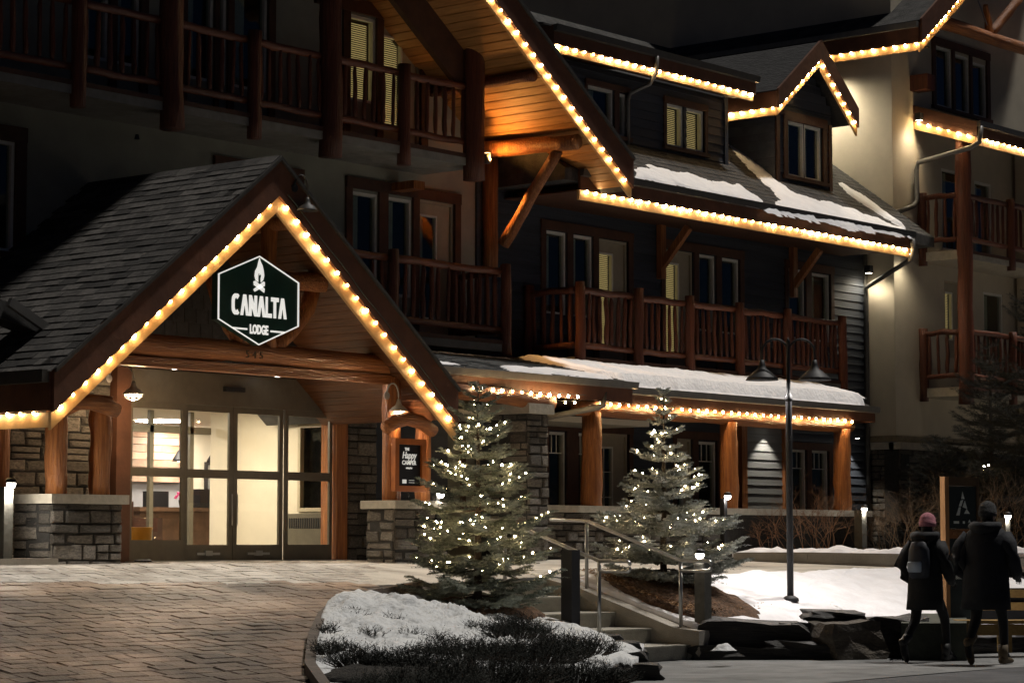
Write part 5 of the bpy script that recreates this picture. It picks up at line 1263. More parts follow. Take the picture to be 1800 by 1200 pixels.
# twin-arm post lamp
LX, LY = 25.48, 16.70
lamp = thing('post_lamp', 'black twin-arm post lamp with two bell shades standing in the snow', 'street lamp', (LX, LY, .62))
MB().tube([(LX, LY, .55), (LX, LY, 3.1), (LX, LY, 3.13)], [.042, .040, .045], 14).build('pole', BLACK, lamp, True)
MB().lathe((LX, LY, 3.1), [(.05, 0), (.052, .03), (.04, .07), (.026, .09), (.024, .72), (.03, .74), (.0, .80)], 12).build('finial', BLACK, lamp, True)
MB().lathe((LX, LY, .60), [(.11, 0), (.10, .04), (.055, .07)], 14).build('base', BLACK, lamp, True)
for s_ in (-1, 1):
    dv = RGT * s_; P = []
    for i in range(15):
        a = math.pi * i / 14; P.append(Vector((LX, LY, 3.70)) + dv * (.165 * (1 - math.cos(a))) + Vector((0, 0, .17 * math.sin(a) - .0)))
    P = [Vector((LX, LY, 3.45))] + P + [P[-1] - Vector((0, 0, .12))]
    MB().tube(P, .015, 8).build('arm', BLACK, lamp, True)
    e = P[-1]
    MB().lathe(e, [(.03, .03), (.04, -.03), (.06, -.08), (.12, -.13), (.185, -.19), (.21, -.225), (.20, -.225), (.17, -.19), (.05, -.12)], 24).build('shade', BLACK, lamp, True)
    MB().lathe(e, [(.02, -.185), (.05, -.175), (.055, -.15), (.04, -.125)], 14).build('lamp_bulb', emis('lamp_led', (1, .95, .9), 40), lamp, True)
    spot(e - Vector((0, 0, .20)), e - Vector((0, 0, 2)) + dv * .1, 110, 150, (1, .93, .88), .6, .05)

# =================================================================== ROCKS
def rock_mesh(k, m, flat=1.0):
    rn_ = random.Random(k); bm = bmesh.new(); bmesh.ops.create_cube(bm, size=1)
    bmesh.ops.subdivide_edges(bm, edges=bm.edges[:], cuts=3, use_grid_fill=True)
    for v in bm.verts:
        p = v.co.copy(); v.co += Vector((noise.noise(p * 1.8 + Vector((k, 0, 0))), noise.noise(p * 1.8 + Vector((0, k, 3))), noise.noise(p * 2 + Vector((5, 0, k))))) * .16
        v.co += Vector((noise.noise(p * 5 + Vector((k, 9, 0))), noise.noise(p * 5 + Vector((0, k, 1))), 0)) * .06
        if abs(p.z) > .4 and abs(p.x) > .4: v.co.x *= .93
    me = bpy.data.meshes.new('rock'); bm.to_mesh(me); bm.free(); me.materials.append(m); return me
RK = [rock_mesh(k, ROCK) for k in range(5)]; RKB = rock_mesh(9, ROCKB)
def rock(px, D, z, size, rot, label, me=None):
    p = aD(px, 1100, D); o = inst('boulder' if me is RKB else 'slab_rock', me or random.choice(RK), None, (p.x, p.y, z + size[2] / 2), (random.uniform(-.05, .05), random.uniform(-.05, .05), rot), size)
    tag(o, label, 'rock', 'dark rocks edging the snowy beds'); return o
ra = YAW - math.pi / 2
rock(1095, 23.9, -.02, (.72, .42, .17), ra + .1, 'flat black slab lowest at the right tip of the snow mound')
rock(1100, 24.7, .10, (.42, .35, .13), ra - .2, 'dark slab second from the ground at the mound tip, below the steps')
rock(1075, 25.2, .20, (.5, .4, .11), ra + .4, 'small dark slab halfway up the snow mound tip')
rock(1010, 23.7, .06, (.55, .4, .17), ra + .2, 'dark slab left of the mound tip under a snow cap')
rock(1060, 25.8, .26, (.4, .3, .1), ra, 'small flat slab at the top of the mound tip by the bollard')
rock(930, 22.6, .0, (.9, .5, .3), ra, 'wide dark rock at the front of the mound beneath the juniper')
rock(598, 20.6, .12, (.26, .22, .20), ra + .3, 'squarish brownish rock at the lower left corner of the mound', RKB)
rock(640, 20.6, .10, (.26, .24, .18), ra - .3, 'mossy rock beside the squarish rock at lower left')
rock(1320, 28.05, .13, (1.25, .5, .30), ra + .03, 'long thick black slab at the base of the right snow bed')
rock(1300, 27.9, -.02, (1.2, .5, .17), ra, 'low dark ledge on the sidewalk under the long black slab')
rock(1400, 27.9, -.02, (.85, .5, .22), ra - .1, 'dark ledge on the sidewalk left of the brown boulder')
rock(1465, 28.3, .42, (.70, .55, .12), ra + .06, 'smooth purple-black capstone slab on the right snow bed edge')
rock(1487, 27.9, -.03, (.72, .5, .46), ra + .5, 'brown rounded boulder below the smooth capstone', RKB)
rock(1570, 28.4, .0, (.85, .5, .46), ra, 'dark block wall stone left of the pink-hatted walker')
rock(1420, 28.1, .2, (.6, .4, .2), ra + .2, 'dark wedge rock between the long slab and the capstone')
struct(MB().prism([aZ(1585, 1160, 0), aZ(1700, 1160, 0), aZ(1700, 1130, 0) , aZ(1585, 1130, 0)], (0, 0, .42)).build('retaining_block', mat('mossy_concrete', (.055, .06, .045), .9, scale=5, bump=.4), None))
# small snow tongues between rocks
for (px, py, z, a, b) in ((1040, 1140, .24, .45, .25), (1050, 1175, .12, .5, .22), (1000, 1150, .25, .6, .3), (1440, 1140, .12, .12, .3), (1480, 1155, .02, .3, .12), (1275, 1139, .19, .3, .08)):
    p = aZ(px, py, z); P = [(p.x + a / 2 * math.cos(t) * (1 + .2 * math.sin(3 * t)), p.y + b * math.sin(t)) for t in [i * math.pi / 5 for i in range(10)]]
    snow_patch(P, lambda Y, z=z: z, .06, SNOWD, None, step=.03, amp=.05, edge=.09, seed=px, name='snow_clump')

# =================================================================== CONIFERS
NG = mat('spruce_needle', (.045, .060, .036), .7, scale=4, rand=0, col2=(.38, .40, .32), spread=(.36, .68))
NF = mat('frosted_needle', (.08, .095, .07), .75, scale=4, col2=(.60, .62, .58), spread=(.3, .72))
TW = mat('twig_bark', (.045, .03, .02), .9)
def sprig(mb, p, d, L, n, nl, rn_, wd=.0022):
    d = d.normalized(); a = d.cross(Vector((0, 0, 1)));
    if a.length < .01: a = Vector((1, 0, 0))
    a.normalize(); b = d.cross(a)
    for i in range(n):
        t = (i + rn_.random()) / n; c = p + d * (L * t); ph = rn_.random() * 6.283
        o = (a * math.cos(ph) + b * math.sin(ph)); dirn = (o * .85 + d * .6 + Vector((0, 0, .12))).normalized(); ln = nl * rn_.uniform(.7, 1.2) * (1 - .3 * t)
        s = dirn.cross(d).normalized() * wd; k = len(mb.v)
        mb.v += [c - s, c + s, c + dirn * ln]; mb.f.append((k, k + 1, k + 2))
def spruce(loc, H, R, seed, label, m, whorls=19, fill=1.0, shape=None, group=None, cat='spruce tree', top=.12, droop=.12, needles=26, nl=.022, split=None, low=.05, nw=.0022):
    rn_ = random.Random(seed); x, y, z = loc; t = thing('spruce_tree', label, cat, loc, group)
    P, Rr = log_pts((x, y, z - .1), (x, y, z + H), .05 * H / 2.4, .006, 9, .01, seed); MB().tube(P, Rr, 8).build('trunk', TW, t, True)
    mb = MB(); tw = MB(); ends = []
    for wv in range(whorls):
        f = (wv + rn_.uniform(-.25, .25)) / (whorls - 1); f = max(0, min(.985, f)); hz = z + H * (low + (1 - low) * f); rad_ = R * (shape(f) if shape else (1 - f) ** .85 + .04)
        nb = max(4, int((6 + 9 * (1 - f)) * fill)); aoff = rn_.random() * 6
        for k in range(nb):
            az = aoff + 2 * math.pi * (k + rn_.random() * .8) / nb; L = rad_ * rn_.choice((.5, .75, .9, 1.0, 1.1, 1.22)) * rn_.uniform(.9, 1.1)
            base = Vector((x, y, hz + rn_.uniform(-.03, .03) * H / 2.4)); up = .55 * f - droop + .0 + rn_.uniform(-.10, .14)
            dv = Vector((math.cos(az), math.sin(az), up)).normalized(); tip = base + dv * L + Vector((0, 0, .12 * L))
            mid = base + dv * L * .55 - Vector((0, 0, .05 * L)); pts = [base, mid, tip]
            if L > .07: tw.tube(pts, [.008 * (L + .3), .005, .002], 4, cap=False)
            ns = max(2, int(L / .06))
            for i in range(ns + 1):
                s = .25 + .75 * i / ns
                q = base.lerp(mid, s / .55) if s < .55 else mid.lerp(tip, (s - .55) / .45)
                w_ = L * .36 * (1.15 - s) + .05
                for sd in (-1, 1):
                    an = az + sd * rn_.uniform(.55, .95); dd = Vector((math.cos(an), math.sin(an), up * .6 + rn_.uniform(-.12, .2)))
                    l2 = w_ * rn_.uniform(.7, 1.2); sprig(mb, q, dd, l2, int(needles * max(.5, l2 / .08)), nl, rn_, nw)
                    if l2 > .10:
                        for s2 in (-1, 1): a3 = an + s2 * .6; sprig(mb, q + dd.normalized() * l2 * .5, Vector((math.cos(a3), math.sin(a3), up * .5 + rn_.uniform(-.1, .25))), l2 * .5, int(needles * .6), nl, rn_, nw)
            sprig(mb, mid.lerp(tip, .5), dv, L * .3 + .05, int(needles * 1.3), nl, rn_, nw)
            ends.append((tip, dv, az, L, base, mid))
    sprig(mb, Vector((x, y, z + H * .9)), Vector((0, 0, 1)), H * .12, 60, nl * 1.3, rn_)
    stuff_o = mb.build('crown', m, t); stuff(tw.build('branches', TW, t))
    return t, ends
def fairy(t_loc, ends, n, seed, label, zmin, zmax, bias=None):
    rn_ = random.Random(seed); t = thing('fairy_lights', label, 'string lights', t_loc, 'fairy lights wound on the little spruces')
    me = MB().lathe((0, 0, 0), [(.001, -.012), (.007, -.007), (.0078, 0), (.003, .006)], 6).mesh('bulb', FAIRY, True)
    E = [e for e in ends if zmin < e[0].z < zmax and (not bias or bias(e))]; 
    # wind round: sort by height band then azimuth -> a spiral cable
    E.sort(key=lambda e: (round(e[0].z / .13), e[2])); pick = [e for e in (E[min(len(E) - 1, int(i * len(E) / (n * 1.9)))] for i in range(int(n * 1.9))) if noise.noise((e[0].x * 2.6, e[0].y * 2.6, e[0].z * 4.5 + seed)) + rn_.uniform(-.25, .25) > 0]
    P = []
    for e in pick:
        p = e[5].lerp(e[0], rn_.uniform(.35, 1.0)) + Vector((rn_.uniform(-.02, .02), rn_.uniform(-.02, .02), rn_.uniform(0, .03)))
        inst('bulb', me, t, p, (rn_.uniform(-1, 1), rn_.uniform(-1, 1), 0), (rn_.choice((.55, .8, 1.1, 1.35)),) * 3); P.append(p + Vector((0, 0, .006)))
    MB().tube(P, .0016, 3, cap=False).build('wire', SOCK, t)
sh1 = lambda f: (1 - f) ** .68 + .02
z1t = HB(*T1) + .04
t1, e1_ = spruce((T1[0], T1[1], z1t), 2.42, .78, 5, 'dark green spruce strung with lights on the snow mound left of the steps', NG, 18, .92, sh1, 'two little spruces strung with fairy lights', needles=26, nl=.030, nw=.0042)
fairy((T1[0], T1[1], z1t), e1_, 170, 3, 'fairy lights wound around the taller dark spruce left of the steps', z1t + .35, z1t + 2.3)
sh2 = lambda f: (1 - f) ** 1.1 * .92 + .22 * math.exp(-((f - .22) / .14) ** 2) + .03
z2t = HR(*T2) + .08
t2, e2_ = spruce((T2[0], T2[1], z2t), 2.30, .84, 11, 'frosted blue-green spruce strung with lights right of the steps', NF, 16, 1.05, sh2, 'two little spruces strung with fairy lights', needles=26, nl=.032, nw=.0048)
fairy((T2[0], T2[1], z2t), e2_, 130, 4, 'fairy lights wound around the frosted spruce right of the steps', z2t + .35, z2t + 2.2)
# dark junipers at the front of the mound
mulch_patch((aS(790, 1200, 14, .36, .13).x, aS(790, 1200, 14, .36, .13).y), 1.05, .5, YAW - math.pi / 2, HB, .075, 9, mat('shaded_soil', (.010, .009, .007), .95, scale=20, bump=1, bscale=40, col2=(.03, .025, .02)))  # snowless soil, coloured near black for the shade at the mound front
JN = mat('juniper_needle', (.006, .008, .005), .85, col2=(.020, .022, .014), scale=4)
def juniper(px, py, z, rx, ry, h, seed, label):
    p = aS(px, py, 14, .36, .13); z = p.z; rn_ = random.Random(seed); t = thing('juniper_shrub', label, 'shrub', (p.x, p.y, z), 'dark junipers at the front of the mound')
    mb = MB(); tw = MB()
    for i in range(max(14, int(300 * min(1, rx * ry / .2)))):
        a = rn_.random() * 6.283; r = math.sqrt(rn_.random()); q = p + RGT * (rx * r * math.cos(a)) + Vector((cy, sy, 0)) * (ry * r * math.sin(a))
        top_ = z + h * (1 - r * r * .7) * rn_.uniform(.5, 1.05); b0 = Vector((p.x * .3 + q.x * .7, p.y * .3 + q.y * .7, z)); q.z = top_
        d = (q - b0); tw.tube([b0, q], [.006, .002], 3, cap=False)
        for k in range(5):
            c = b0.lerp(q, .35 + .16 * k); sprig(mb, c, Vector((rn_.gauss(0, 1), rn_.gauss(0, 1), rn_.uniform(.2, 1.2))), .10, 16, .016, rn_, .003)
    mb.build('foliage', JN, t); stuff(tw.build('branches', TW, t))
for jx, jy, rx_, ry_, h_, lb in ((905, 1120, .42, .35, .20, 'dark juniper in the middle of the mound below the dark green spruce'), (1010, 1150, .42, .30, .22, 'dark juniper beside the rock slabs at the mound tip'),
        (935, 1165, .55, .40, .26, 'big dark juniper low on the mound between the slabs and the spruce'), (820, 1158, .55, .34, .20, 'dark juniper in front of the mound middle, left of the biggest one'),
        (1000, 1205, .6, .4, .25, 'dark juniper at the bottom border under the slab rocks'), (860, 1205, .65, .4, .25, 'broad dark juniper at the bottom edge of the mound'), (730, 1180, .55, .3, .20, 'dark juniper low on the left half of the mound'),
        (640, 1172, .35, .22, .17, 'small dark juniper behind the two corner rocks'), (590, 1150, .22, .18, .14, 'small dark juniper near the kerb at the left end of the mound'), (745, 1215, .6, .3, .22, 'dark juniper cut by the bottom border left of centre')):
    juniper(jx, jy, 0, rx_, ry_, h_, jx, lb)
for i in range(9):
    jx, jy = ((578, 1112), (690, 1098), (655, 1120), (770, 1130), (720, 1122), (830, 1108), (880, 1095), (800, 1078), (620, 1085))[i]
    juniper(jx, jy, 0, .09 + .02 * (i % 3), .07, .07 + .02 * (i % 2), 900 + i, ('tiny juniper tip by the kerb at the left shoulder of the mound', 'tiny juniper tip poking out left of the mound centre', 'tiny juniper tip lower left on the snow', 'little juniper tip poking through the snow below the trunk', 'little juniper tip in the left middle of the snow', 'little juniper tip just left of the middle juniper', 'little juniper tip behind the middle juniper', 'little juniper tip just under the spruce mulch', 'tiny juniper tip near the upper left kerb')[i])
# bare shrubs
def bare_shrub(p, w_, h, n, seed, label, m, grp):
    rn_ = random.Random(seed); t = thing('bare_shrub', label, 'shrub', p, grp); mb = MB(); p = Vector(p)
    def grow(a, d, L, r, k):
        b = a + d * L * .5 + Vector((rn_.gauss(0, .03), rn_.gauss(0, .03), 0)) * L; c = b + (d + Vector((rn_.gauss(0, .25), rn_.gauss(0, .25), rn_.gauss(0, .12)))).normalized() * L * .5
        mb.tube([a, b, c], [r, r * .75, r * .5], 3, cap=False)
        if k > 0:
            for _ in range(3):
                s = b.lerp(c, rn_.random()); grow(s, (d + Vector((rn_.gauss(0, .55), rn_.gauss(0, .55), rn_.gauss(0, .35)))).normalized(), L * rn_.uniform(.45, .7), r * .5, k - 1)
    for i in range(n):
        o = p + Vector((rn_.gauss(0, w_ * .4), rn_.gauss(0, w_ * .25), 0)); d = Vector((rn_.gauss(0, .35), rn_.gauss(0, .35), 1)).normalized(); grow(o, d, h * rn_.uniform(.45, .75), .007, 3)
    mb.build('twigs', m, t); return t
TWB = mat('reddish_twigs', (.24, .13, .07), .9, var=.3, scale=3); TWG = mat('grey_brown_twigs', (.13, .085, .05), .9, var=.3, scale=3)
sg = 'bare shrubs in front of the lodge wall'
for i, (px, D, w_, h, n, lb) in enumerate(((1345, 38.6, .5, .55, 10, 'low bare shrub beside the post lamp, under the pale siding bay'), (1405, 38.8, .5, 1.0, 12, 'tall bare twiggy shrub in front of the twin ground floor windows'), (1450, 39.0, .5, .95, 12, 'bare twiggy shrub against the rightmost log porch post'),
        (1545, 41.0, .6, .8, 14, 'brown bare shrub right of the bollard light below the stone base'), (1600, 40.6, .7, 1.1, 16, 'brown bare shrub behind the pink-hatted walker'), (1680, 41.0, .8, 1.3, 16, 'brown bare shrub behind the wooden totem sign'), (1780, 40.6, .8, 1.3, 16, 'brown bare shrub behind the taller walker at the right border'),
        (1040, 37.0, .35, .35, 6, 'small dry plant at the foot of the left log post'))):
    p = aD(px, 962, D); bare_shrub((p.x, p.y, 1.12 if px != 1040 else 1.75), w_, h, n, 50 + i, lb, TWB if px < 1500 and px != 1040 else TWG, sg)
# background hedge mass and dark conifers before the wing
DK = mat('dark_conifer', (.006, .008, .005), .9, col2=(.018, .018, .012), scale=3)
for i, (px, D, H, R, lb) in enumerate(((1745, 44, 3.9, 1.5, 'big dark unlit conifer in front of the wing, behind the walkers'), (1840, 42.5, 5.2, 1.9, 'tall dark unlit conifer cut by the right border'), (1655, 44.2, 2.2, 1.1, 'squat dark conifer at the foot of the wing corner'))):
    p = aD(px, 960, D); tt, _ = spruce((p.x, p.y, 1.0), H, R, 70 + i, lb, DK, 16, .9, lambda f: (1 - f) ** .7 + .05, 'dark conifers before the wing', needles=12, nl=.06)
for k_, (px, py) in enumerate(((1732, 822),)):
    p = aD(px, py, 42.4); tt = thing('garden_light', 'tiny warm light glinting among the dark branches above the totem', 'light', p)
    for i in range(4): MB().lathe(p + Vector((random.gauss(0, .05), 0, random.gauss(0, .03))), [(.004, -.012), (.012, 0), (.004, .012)], 6).build('bulb', FAIRY, tt)

# =================================================================== TOTEM SIGN, BENCH
SX = aD(1645, 1118, 29.5); zS = SX.z - .08
SX = SX + RGT * .12
tot = thing('totem_sign', 'tall wooden totem sign with dark information panels behind the two walkers', 'sign', (SX.x, SX.y, zS))
WO = mat('cedar_timber', (.36, .17, .06), .55, scale=3, stretch=(6, 6, .6), bump=.25, col2=(.58, .30, .11))
ztop = 2.13
# a box with its long face turned to the viewer's right side: left edge plank + panel face along +X
ang_t = rad(-22)
TU = Vector((math.cos(ang_t), math.sin(ang_t), 0)); TN = Vector((math.sin(ang_t), -math.cos(ang_t), 0)); Mt = Matrix((TU, -TN, Vector((0, 0, 1)))).transposed()
o0 = Vector((SX.x, SX.y, 0)) + TU * .0
def tb(name, u0, u1, n0, n1, z0_, z1_, m): 
    c = o0 + TU * ((u0 + u1) / 2) + TN * ((n0 + n1) / 2); c.z = (z0_ + z1_) / 2
    return MB().obox(c, (u1 - u0, n1 - n0, z1_ - z0_), Mt).build(name, m, tot)
tb('timber_edge', .0, .06, -.07, .025, zS, ztop, WO); WD_ = mat('shaded_cedar', (.07, .04, .016), .6, scale=3, bump=.2, col2=(.13, .075, .03)); tb('timber_edge', .50, .54, -.07, .012, zS, ztop, WD_); tb('top_board', .065, .495, -.12, .012, ztop - .11, ztop - .003, WD_)  # right edge and top: same cedar, darkened as the unlit sides
DP = mat('dark_sign_panel', (.012, .020, .016), .4)
tb('panel', .075, .495, -.10, .0, 1.50, ztop - .12, DP); tb('heading_strip', .075, .495, -.10, .008, 1.38, 1.49, mat('orange_strip', (.30, .12, .03), .5)); tb('panel', .075, .495, -.10, .0, zS + .15, 1.37, DP)
GL = mat('sign_grey_print', (.78, .84, .78), .6, var=.1)
def tpoly(pts, name='emblem'):
    mb = MB()
    for P_ in pts: mb.prism([o0 + TU * (.285 + a) + TN * .002 + Vector((0, 0, b)) for a, b in P_], TN * .005)
    return mb.build(name, GL, tot)
tpoly([[(-.02, 1.86), (.03, 1.86), (.0, 1.95)], [(-.06, 1.77), (-.02, 1.77), (.01, 1.85), (-.03, 1.84)], [(.0, 1.76), (.07, 1.74), (.035, 1.84)], [(-.1, 1.66), (-.05, 1.66), (-.03, 1.76), (-.06, 1.76)], [(.02, 1.68), (.11, 1.68), (.06, 1.74)], [(-.14, 1.56), (-.06, 1.56), (-.06, 1.59), (-.14, 1.59)], [(.0, 1.56), (.03, 1.56), (.03, 1.59), (.0, 1.59)], [(.08, 1.57), (.13, 1.57), (.10, 1.61)]])
tpoly([[(-.05, 1.26), (.04, 1.26), (.04, 1.28), (-.05, 1.28)], [(-.06, 1.15), (-.045, 1.15), (-.045, 1.25), (-.06, 1.25)], [(.035, 1.15), (.05, 1.15), (.05, 1.25), (.035, 1.25)], [(-.05, 1.12), (.04, 1.12), (.04, 1.14), (-.05, 1.14)], [(-.05, 1.06), (-.02, 1.06), (-.02, 1.10), (-.05, 1.10)], [(.01, 1.06), (.04, 1.06), (.04, 1.10), (.01, 1.10)]], 'icon')
rt = Mt.to_euler(); 
for s_, sz, zz_ in (('ADVENTURES', .055, 1.435), ('Scrambles &', .062, .985), ('Book Plaza', .062, .905)):
    c = o0 + TU * .285 + TN * .012; c.z = zz_; o = inst('lettering', text_mesh(s_, sz, .002, GL if sz > .06 else WO, 'lettering', .001, .95), tot, c, (rad(90), 0, ang_t))
# bench and planter timbers at the far right
YB = mat('yellow_timber', (.20, .115, .03), .6, scale=3, stretch=(.5, 3, 3), bump=.25, rand=.15, col2=(.34, .21, .06))
bq = aD(1700, 1137, 28.4); bn = thing('timber_bench', 'low yellowish timber bench at the right border behind the taller walker', 'bench', (bq.x, bq.y, .10))
bd = Vector((math.cos(ra + .10), math.sin(ra + .10), 0)) ; bd = RGT
def bb(name, s0, s1, f0, f1, z0_, z1_, m=YB):
    c = Vector((bq.x, bq.y, 0)) + bd * ((s0 + s1) / 2) + Vector((cy, sy, 0)) * ((f0 + f1) / 2); c.z = (z0_ + z1_) / 2
    Mx = Matrix((bd, Vector((cy, sy, 0)), Vector((0, 0, 1)))).transposed(); return MB().obox(c, (s1 - s0, f1 - f0, z1_ - z0_), Mx).build(name, m, bn)
for k in range(3): bb('slat', -.1, 1.3, k * .13, k * .13 + .12, .385, .425)
bb('apron', -.02, 1.3, .02, .06, .25, .38); bb('leg', .42, .53, .02, .36, .05, .38); bb('leg', 1.1, 1.2, .02, .36, .05, .38); bb('leg', -.05, .05, .02, .36, .05, .38)
pq = aD(1715, 1060, 31.0); pl = thing('planter_box', 'long timber planter edge with snow on it behind the bench', 'planter', (pq.x, pq.y, .3))
for k in range(2):
    c = Vector((pq.x, pq.y, .52 + k * .16)) + RGT * .6; MB().obox(c, (1.6, .07, .10), Matrix((RGT, Vector((cy, sy, 0)), Vector((0, 0, 1)))).transposed()).build('board', YB, pl)
MB().obox(Vector((pq.x, pq.y, .40)) + RGT * .6 + Vector((cy, sy, 0)) * .06, (1.6, .04, .7), Matrix((RGT, Vector((cy, sy, 0)), Vector((0, 0, 1)))).transposed()).build('liner', BLACK, pl)
struct(MB().prism([aZ(1600, 1140, 0.02), aZ(1950, 1140, 0.02), aZ(1950, 1085, 0.02), aZ(1690, 1085, 0.02)], (0, 0, .02)).build('snowy_paving', mat('patchy_snow', (.05, .05, .055), .7, scale=3.5, bump=.5, col2=(.7, .7, .72), spread=(.52, .62)), None))

# =================================================================== PEOPLE
SKIN = mat('skin', (.45, .27, .19), .6, var=.05)
def skinned(name, V, E, R, m, parent, sub=2, root=0):
    me = bpy.data.meshes.new(name); me.from_pydata([tuple(v) for v in V], E, []); o = bpy.data.objects.new(name, me); C.objects.link(o)
    md = o.modifiers.new('s', 'SKIN'); o.modifiers.new('u', 'SUBSURF').levels = sub; o.modifiers['u'].render_levels = sub; md.use_smooth_shade = True
    for i, r in enumerate(R):
        sv = me.skin_vertices[0].data[i]; sv.radius = r if hasattr(r, '__len__') else (r, r); sv.use_root = (i == root)
    dg = bpy.context.evaluated_depsgraph_get(); m2 = bpy.data.meshes.new_from_object(o.evaluated_get(dg)); bpy.data.objects.remove(o)
    m2.name = name; m2.materials.clear(); m2.materials.append(m); m2.polygons.foreach_set('use_smooth', [True] * len(m2.polygons))
    return m2
def loft(rings, seg=22, cap=True, noise_a=.0, sd=0):
    mb = MB(); 
    for i, (c, rx, ry, rot) in enumerate(rings):
        for k in range(seg):
            t = 2 * math.pi * k / seg; x = rx * math.cos(t); y = ry * math.sin(t)
            n_ = 1 + noise_a * noise.noise((math.cos(t) * 2.2 + sd, math.sin(t) * 2.2, i * .8))
            mb.v.append(Vector((c[0] + (x * math.cos(rot) - y * math.sin(rot)) * n_, c[1] + (x * math.sin(rot) + y * math.cos(rot)) * n_, c[2])))
    for i in range(len(rings) - 1):
        for k in range(seg):
            a = i * seg + k; b = i * seg + (k + 1) % seg; mb.f.append((a, b, b + seg, a + seg))
    if cap: mb.f.append(tuple(range(seg))[::-1]); mb.f.append(tuple((len(rings) - 1) * seg + k for k in range(seg)))
    return mb
def person(loc, head, H, label, coatm, hatm, pants, boots, hatkind, width, hem, stride, bag=None, lean=.03):
    t = thing('person', label, 'person', loc, None); k = H / 1.72; ca, sa = math.cos(head), math.sin(head)
    def L2W(v): return Vector((loc[0] + v[0] * ca - v[1] * sa, loc[1] + v[0] * sa + v[1] * ca, loc[2] + v[2]))
    def put(mb_or_me, name, m=None, smooth=True):
        if isinstance(mb_or_me, MB):
            mb = MB(); mb.v = [L2W(v) for v in mb_or_me.v]; mb.f = mb_or_me.f; return mb.build(name, m, t, smooth)
        me = mb_or_me; o = bpy.data.objects.new(name, me); C.objects.link(o); o.parent = t; o.location = (0, 0, 0); o.rotation_euler = (0, 0, head); W[o.name] = Vector(loc); return o
    s = stride; V = []; E_ = []; R = []
    def add(p, r, pr_=None):
        V.append(Vector((p[0] * k, p[1] * k, p[2] * k))); R.append(r * k if not hasattr(r, '__len__') else (r[0] * k, r[1] * k))
        if pr_ is not None: E_.append((pr_, len(V) - 1))
        return len(V) - 1
    pel = add((0, 0, .93), (.15, .12)); ch = add((lean, 0, 1.15), (.15, .12), pel); sh = add((lean * 1.6, 0, 1.38), (.14, .10), ch); nk = add((lean * 2, 0, 1.48), .055, sh)
    hd = add((lean * 2.4, 0, 1.56), (.075, .085), nk); ht = add((lean * 2.5, 0, 1.66), (.08, .085), hd)
    # front leg (right, -y) planted; rear leg (left, +y) pushing off with heel up
    hp1 = add((0, -.09, .88), .085, pel); kn1 = add((s * .42, -.09, .50), .062, hp1); an1 = add((s * .50, -.09, .10), .042, kn1); tf1 = add((s * .50 + .12, -.09, .045), .035, an1)
    hp2 = add((0, .09, .88), .085, pel); kn2 = add((-s * .10, .09, .48), .062, hp2); an2 = add((-s * .55, .09, .20), .042, kn2); tf2 = add((-s * .55 + .05, .09, .07), .035, an2)
    for sd, sw_ in ((-1, .10), (1, -.06)):
        a = add((lean * 1.6, sd * .16, 1.36), .06, sh); b = add((sw_ - .06, sd * .235, 1.10), .048, a); c = add((sw_ + .12, sd * .20, .92), .036, b)
    put(skinned('body', V, E_, R, pants, None), 'body')
    kk = k; q = lambda v: (v[0] * kk, v[1] * kk, v[2] * kk)
    wd = width
    rings = [(q((-.01, 0, hem)), .165 * wd * kk, .235 * wd * kk, 0), (q((-.005, 0, hem + .12)), .165 * wd * kk, .228 * wd * kk, 0), (q((0, 0, .88)), .155 * wd * kk, .215 * wd * kk, 0), (q((lean * .5, 0, 1.05)), .145 * wd * kk, .205 * wd * kk, 0),
             (q((lean, 0, 1.2)), .15 * wd * kk, .22 * wd * kk, 0), (q((lean * 1.5, 0, 1.34)), .14 * wd * kk, .225 * wd * kk, 0), (q((lean * 1.8, 0, 1.42)), .11 * wd * kk, .165 * wd * kk, 0), (q((lean * 2, 0, 1.47)), .08 * kk, .09 * kk, 0), (q((lean * 2.2, 0, 1.51)), .078 * kk, .085 * kk, 0)]
    put(loft(rings, 26, noise_a=.07, sd=H), 'coat', coatm)
    for sd, sw_ in ((-1, .10), (1, -.06)):
        pts = [q((lean * 1.5, sd * .17 * wd, 1.36)), q((lean - .02, sd * .235 * wd, 1.26)), q((sw_ - .07, sd * .265 * wd, 1.10)), q((sw_ + .03, sd * .255 * wd, .99)), q((sw_ + .14, sd * .215 * wd, .93))]
        put(MB().tube(pts, [.075 * kk, .08 * kk, .068 * kk, .06 * kk, .05 * kk], 14, rough=.2, sd=sd), 'sleeve', coatm)
        # gloved hand: palm, four curled fingers and a thumb
        mbh = MB(); w0 = Vector(pts[-1]); dr = Vector((.85, -sd * .15, -.35)).normalized(); sdv = Vector((0, 1, 0)); 
        mbh.tube([w0 - dr * .03, w0 + dr * .03, w0 + dr * .075], [.027, .036, .032], 10)
        for fi, (o_, l_) in enumerate(((-.027, .062), (-.009, .072), (.009, .068), (.026, .052))):
            b0 = w0 + dr * .07 + sdv * o_; mbh.tube([b0, b0 + dr * l_ * .45, b0 + dr * l_ * .75 + Vector((0, 0, -.018)), b0 + dr * l_ * .8 + Vector((-.004, 0, -.042))], [.0105, .010, .009, .007], 7)
        b0 = w0 + dr * .02 - sdv * sd * .03; mbh.tube([b0, b0 + dr * .03 - sdv * sd * .02, b0 + dr * .055 - sdv * sd * .018], [.013, .011, .008], 7)
        put(mbh, 'glove', BLACK)
    # hood lying on the shoulders
    hc = q((lean * 2 - .07, 0, 1.45)); P = []
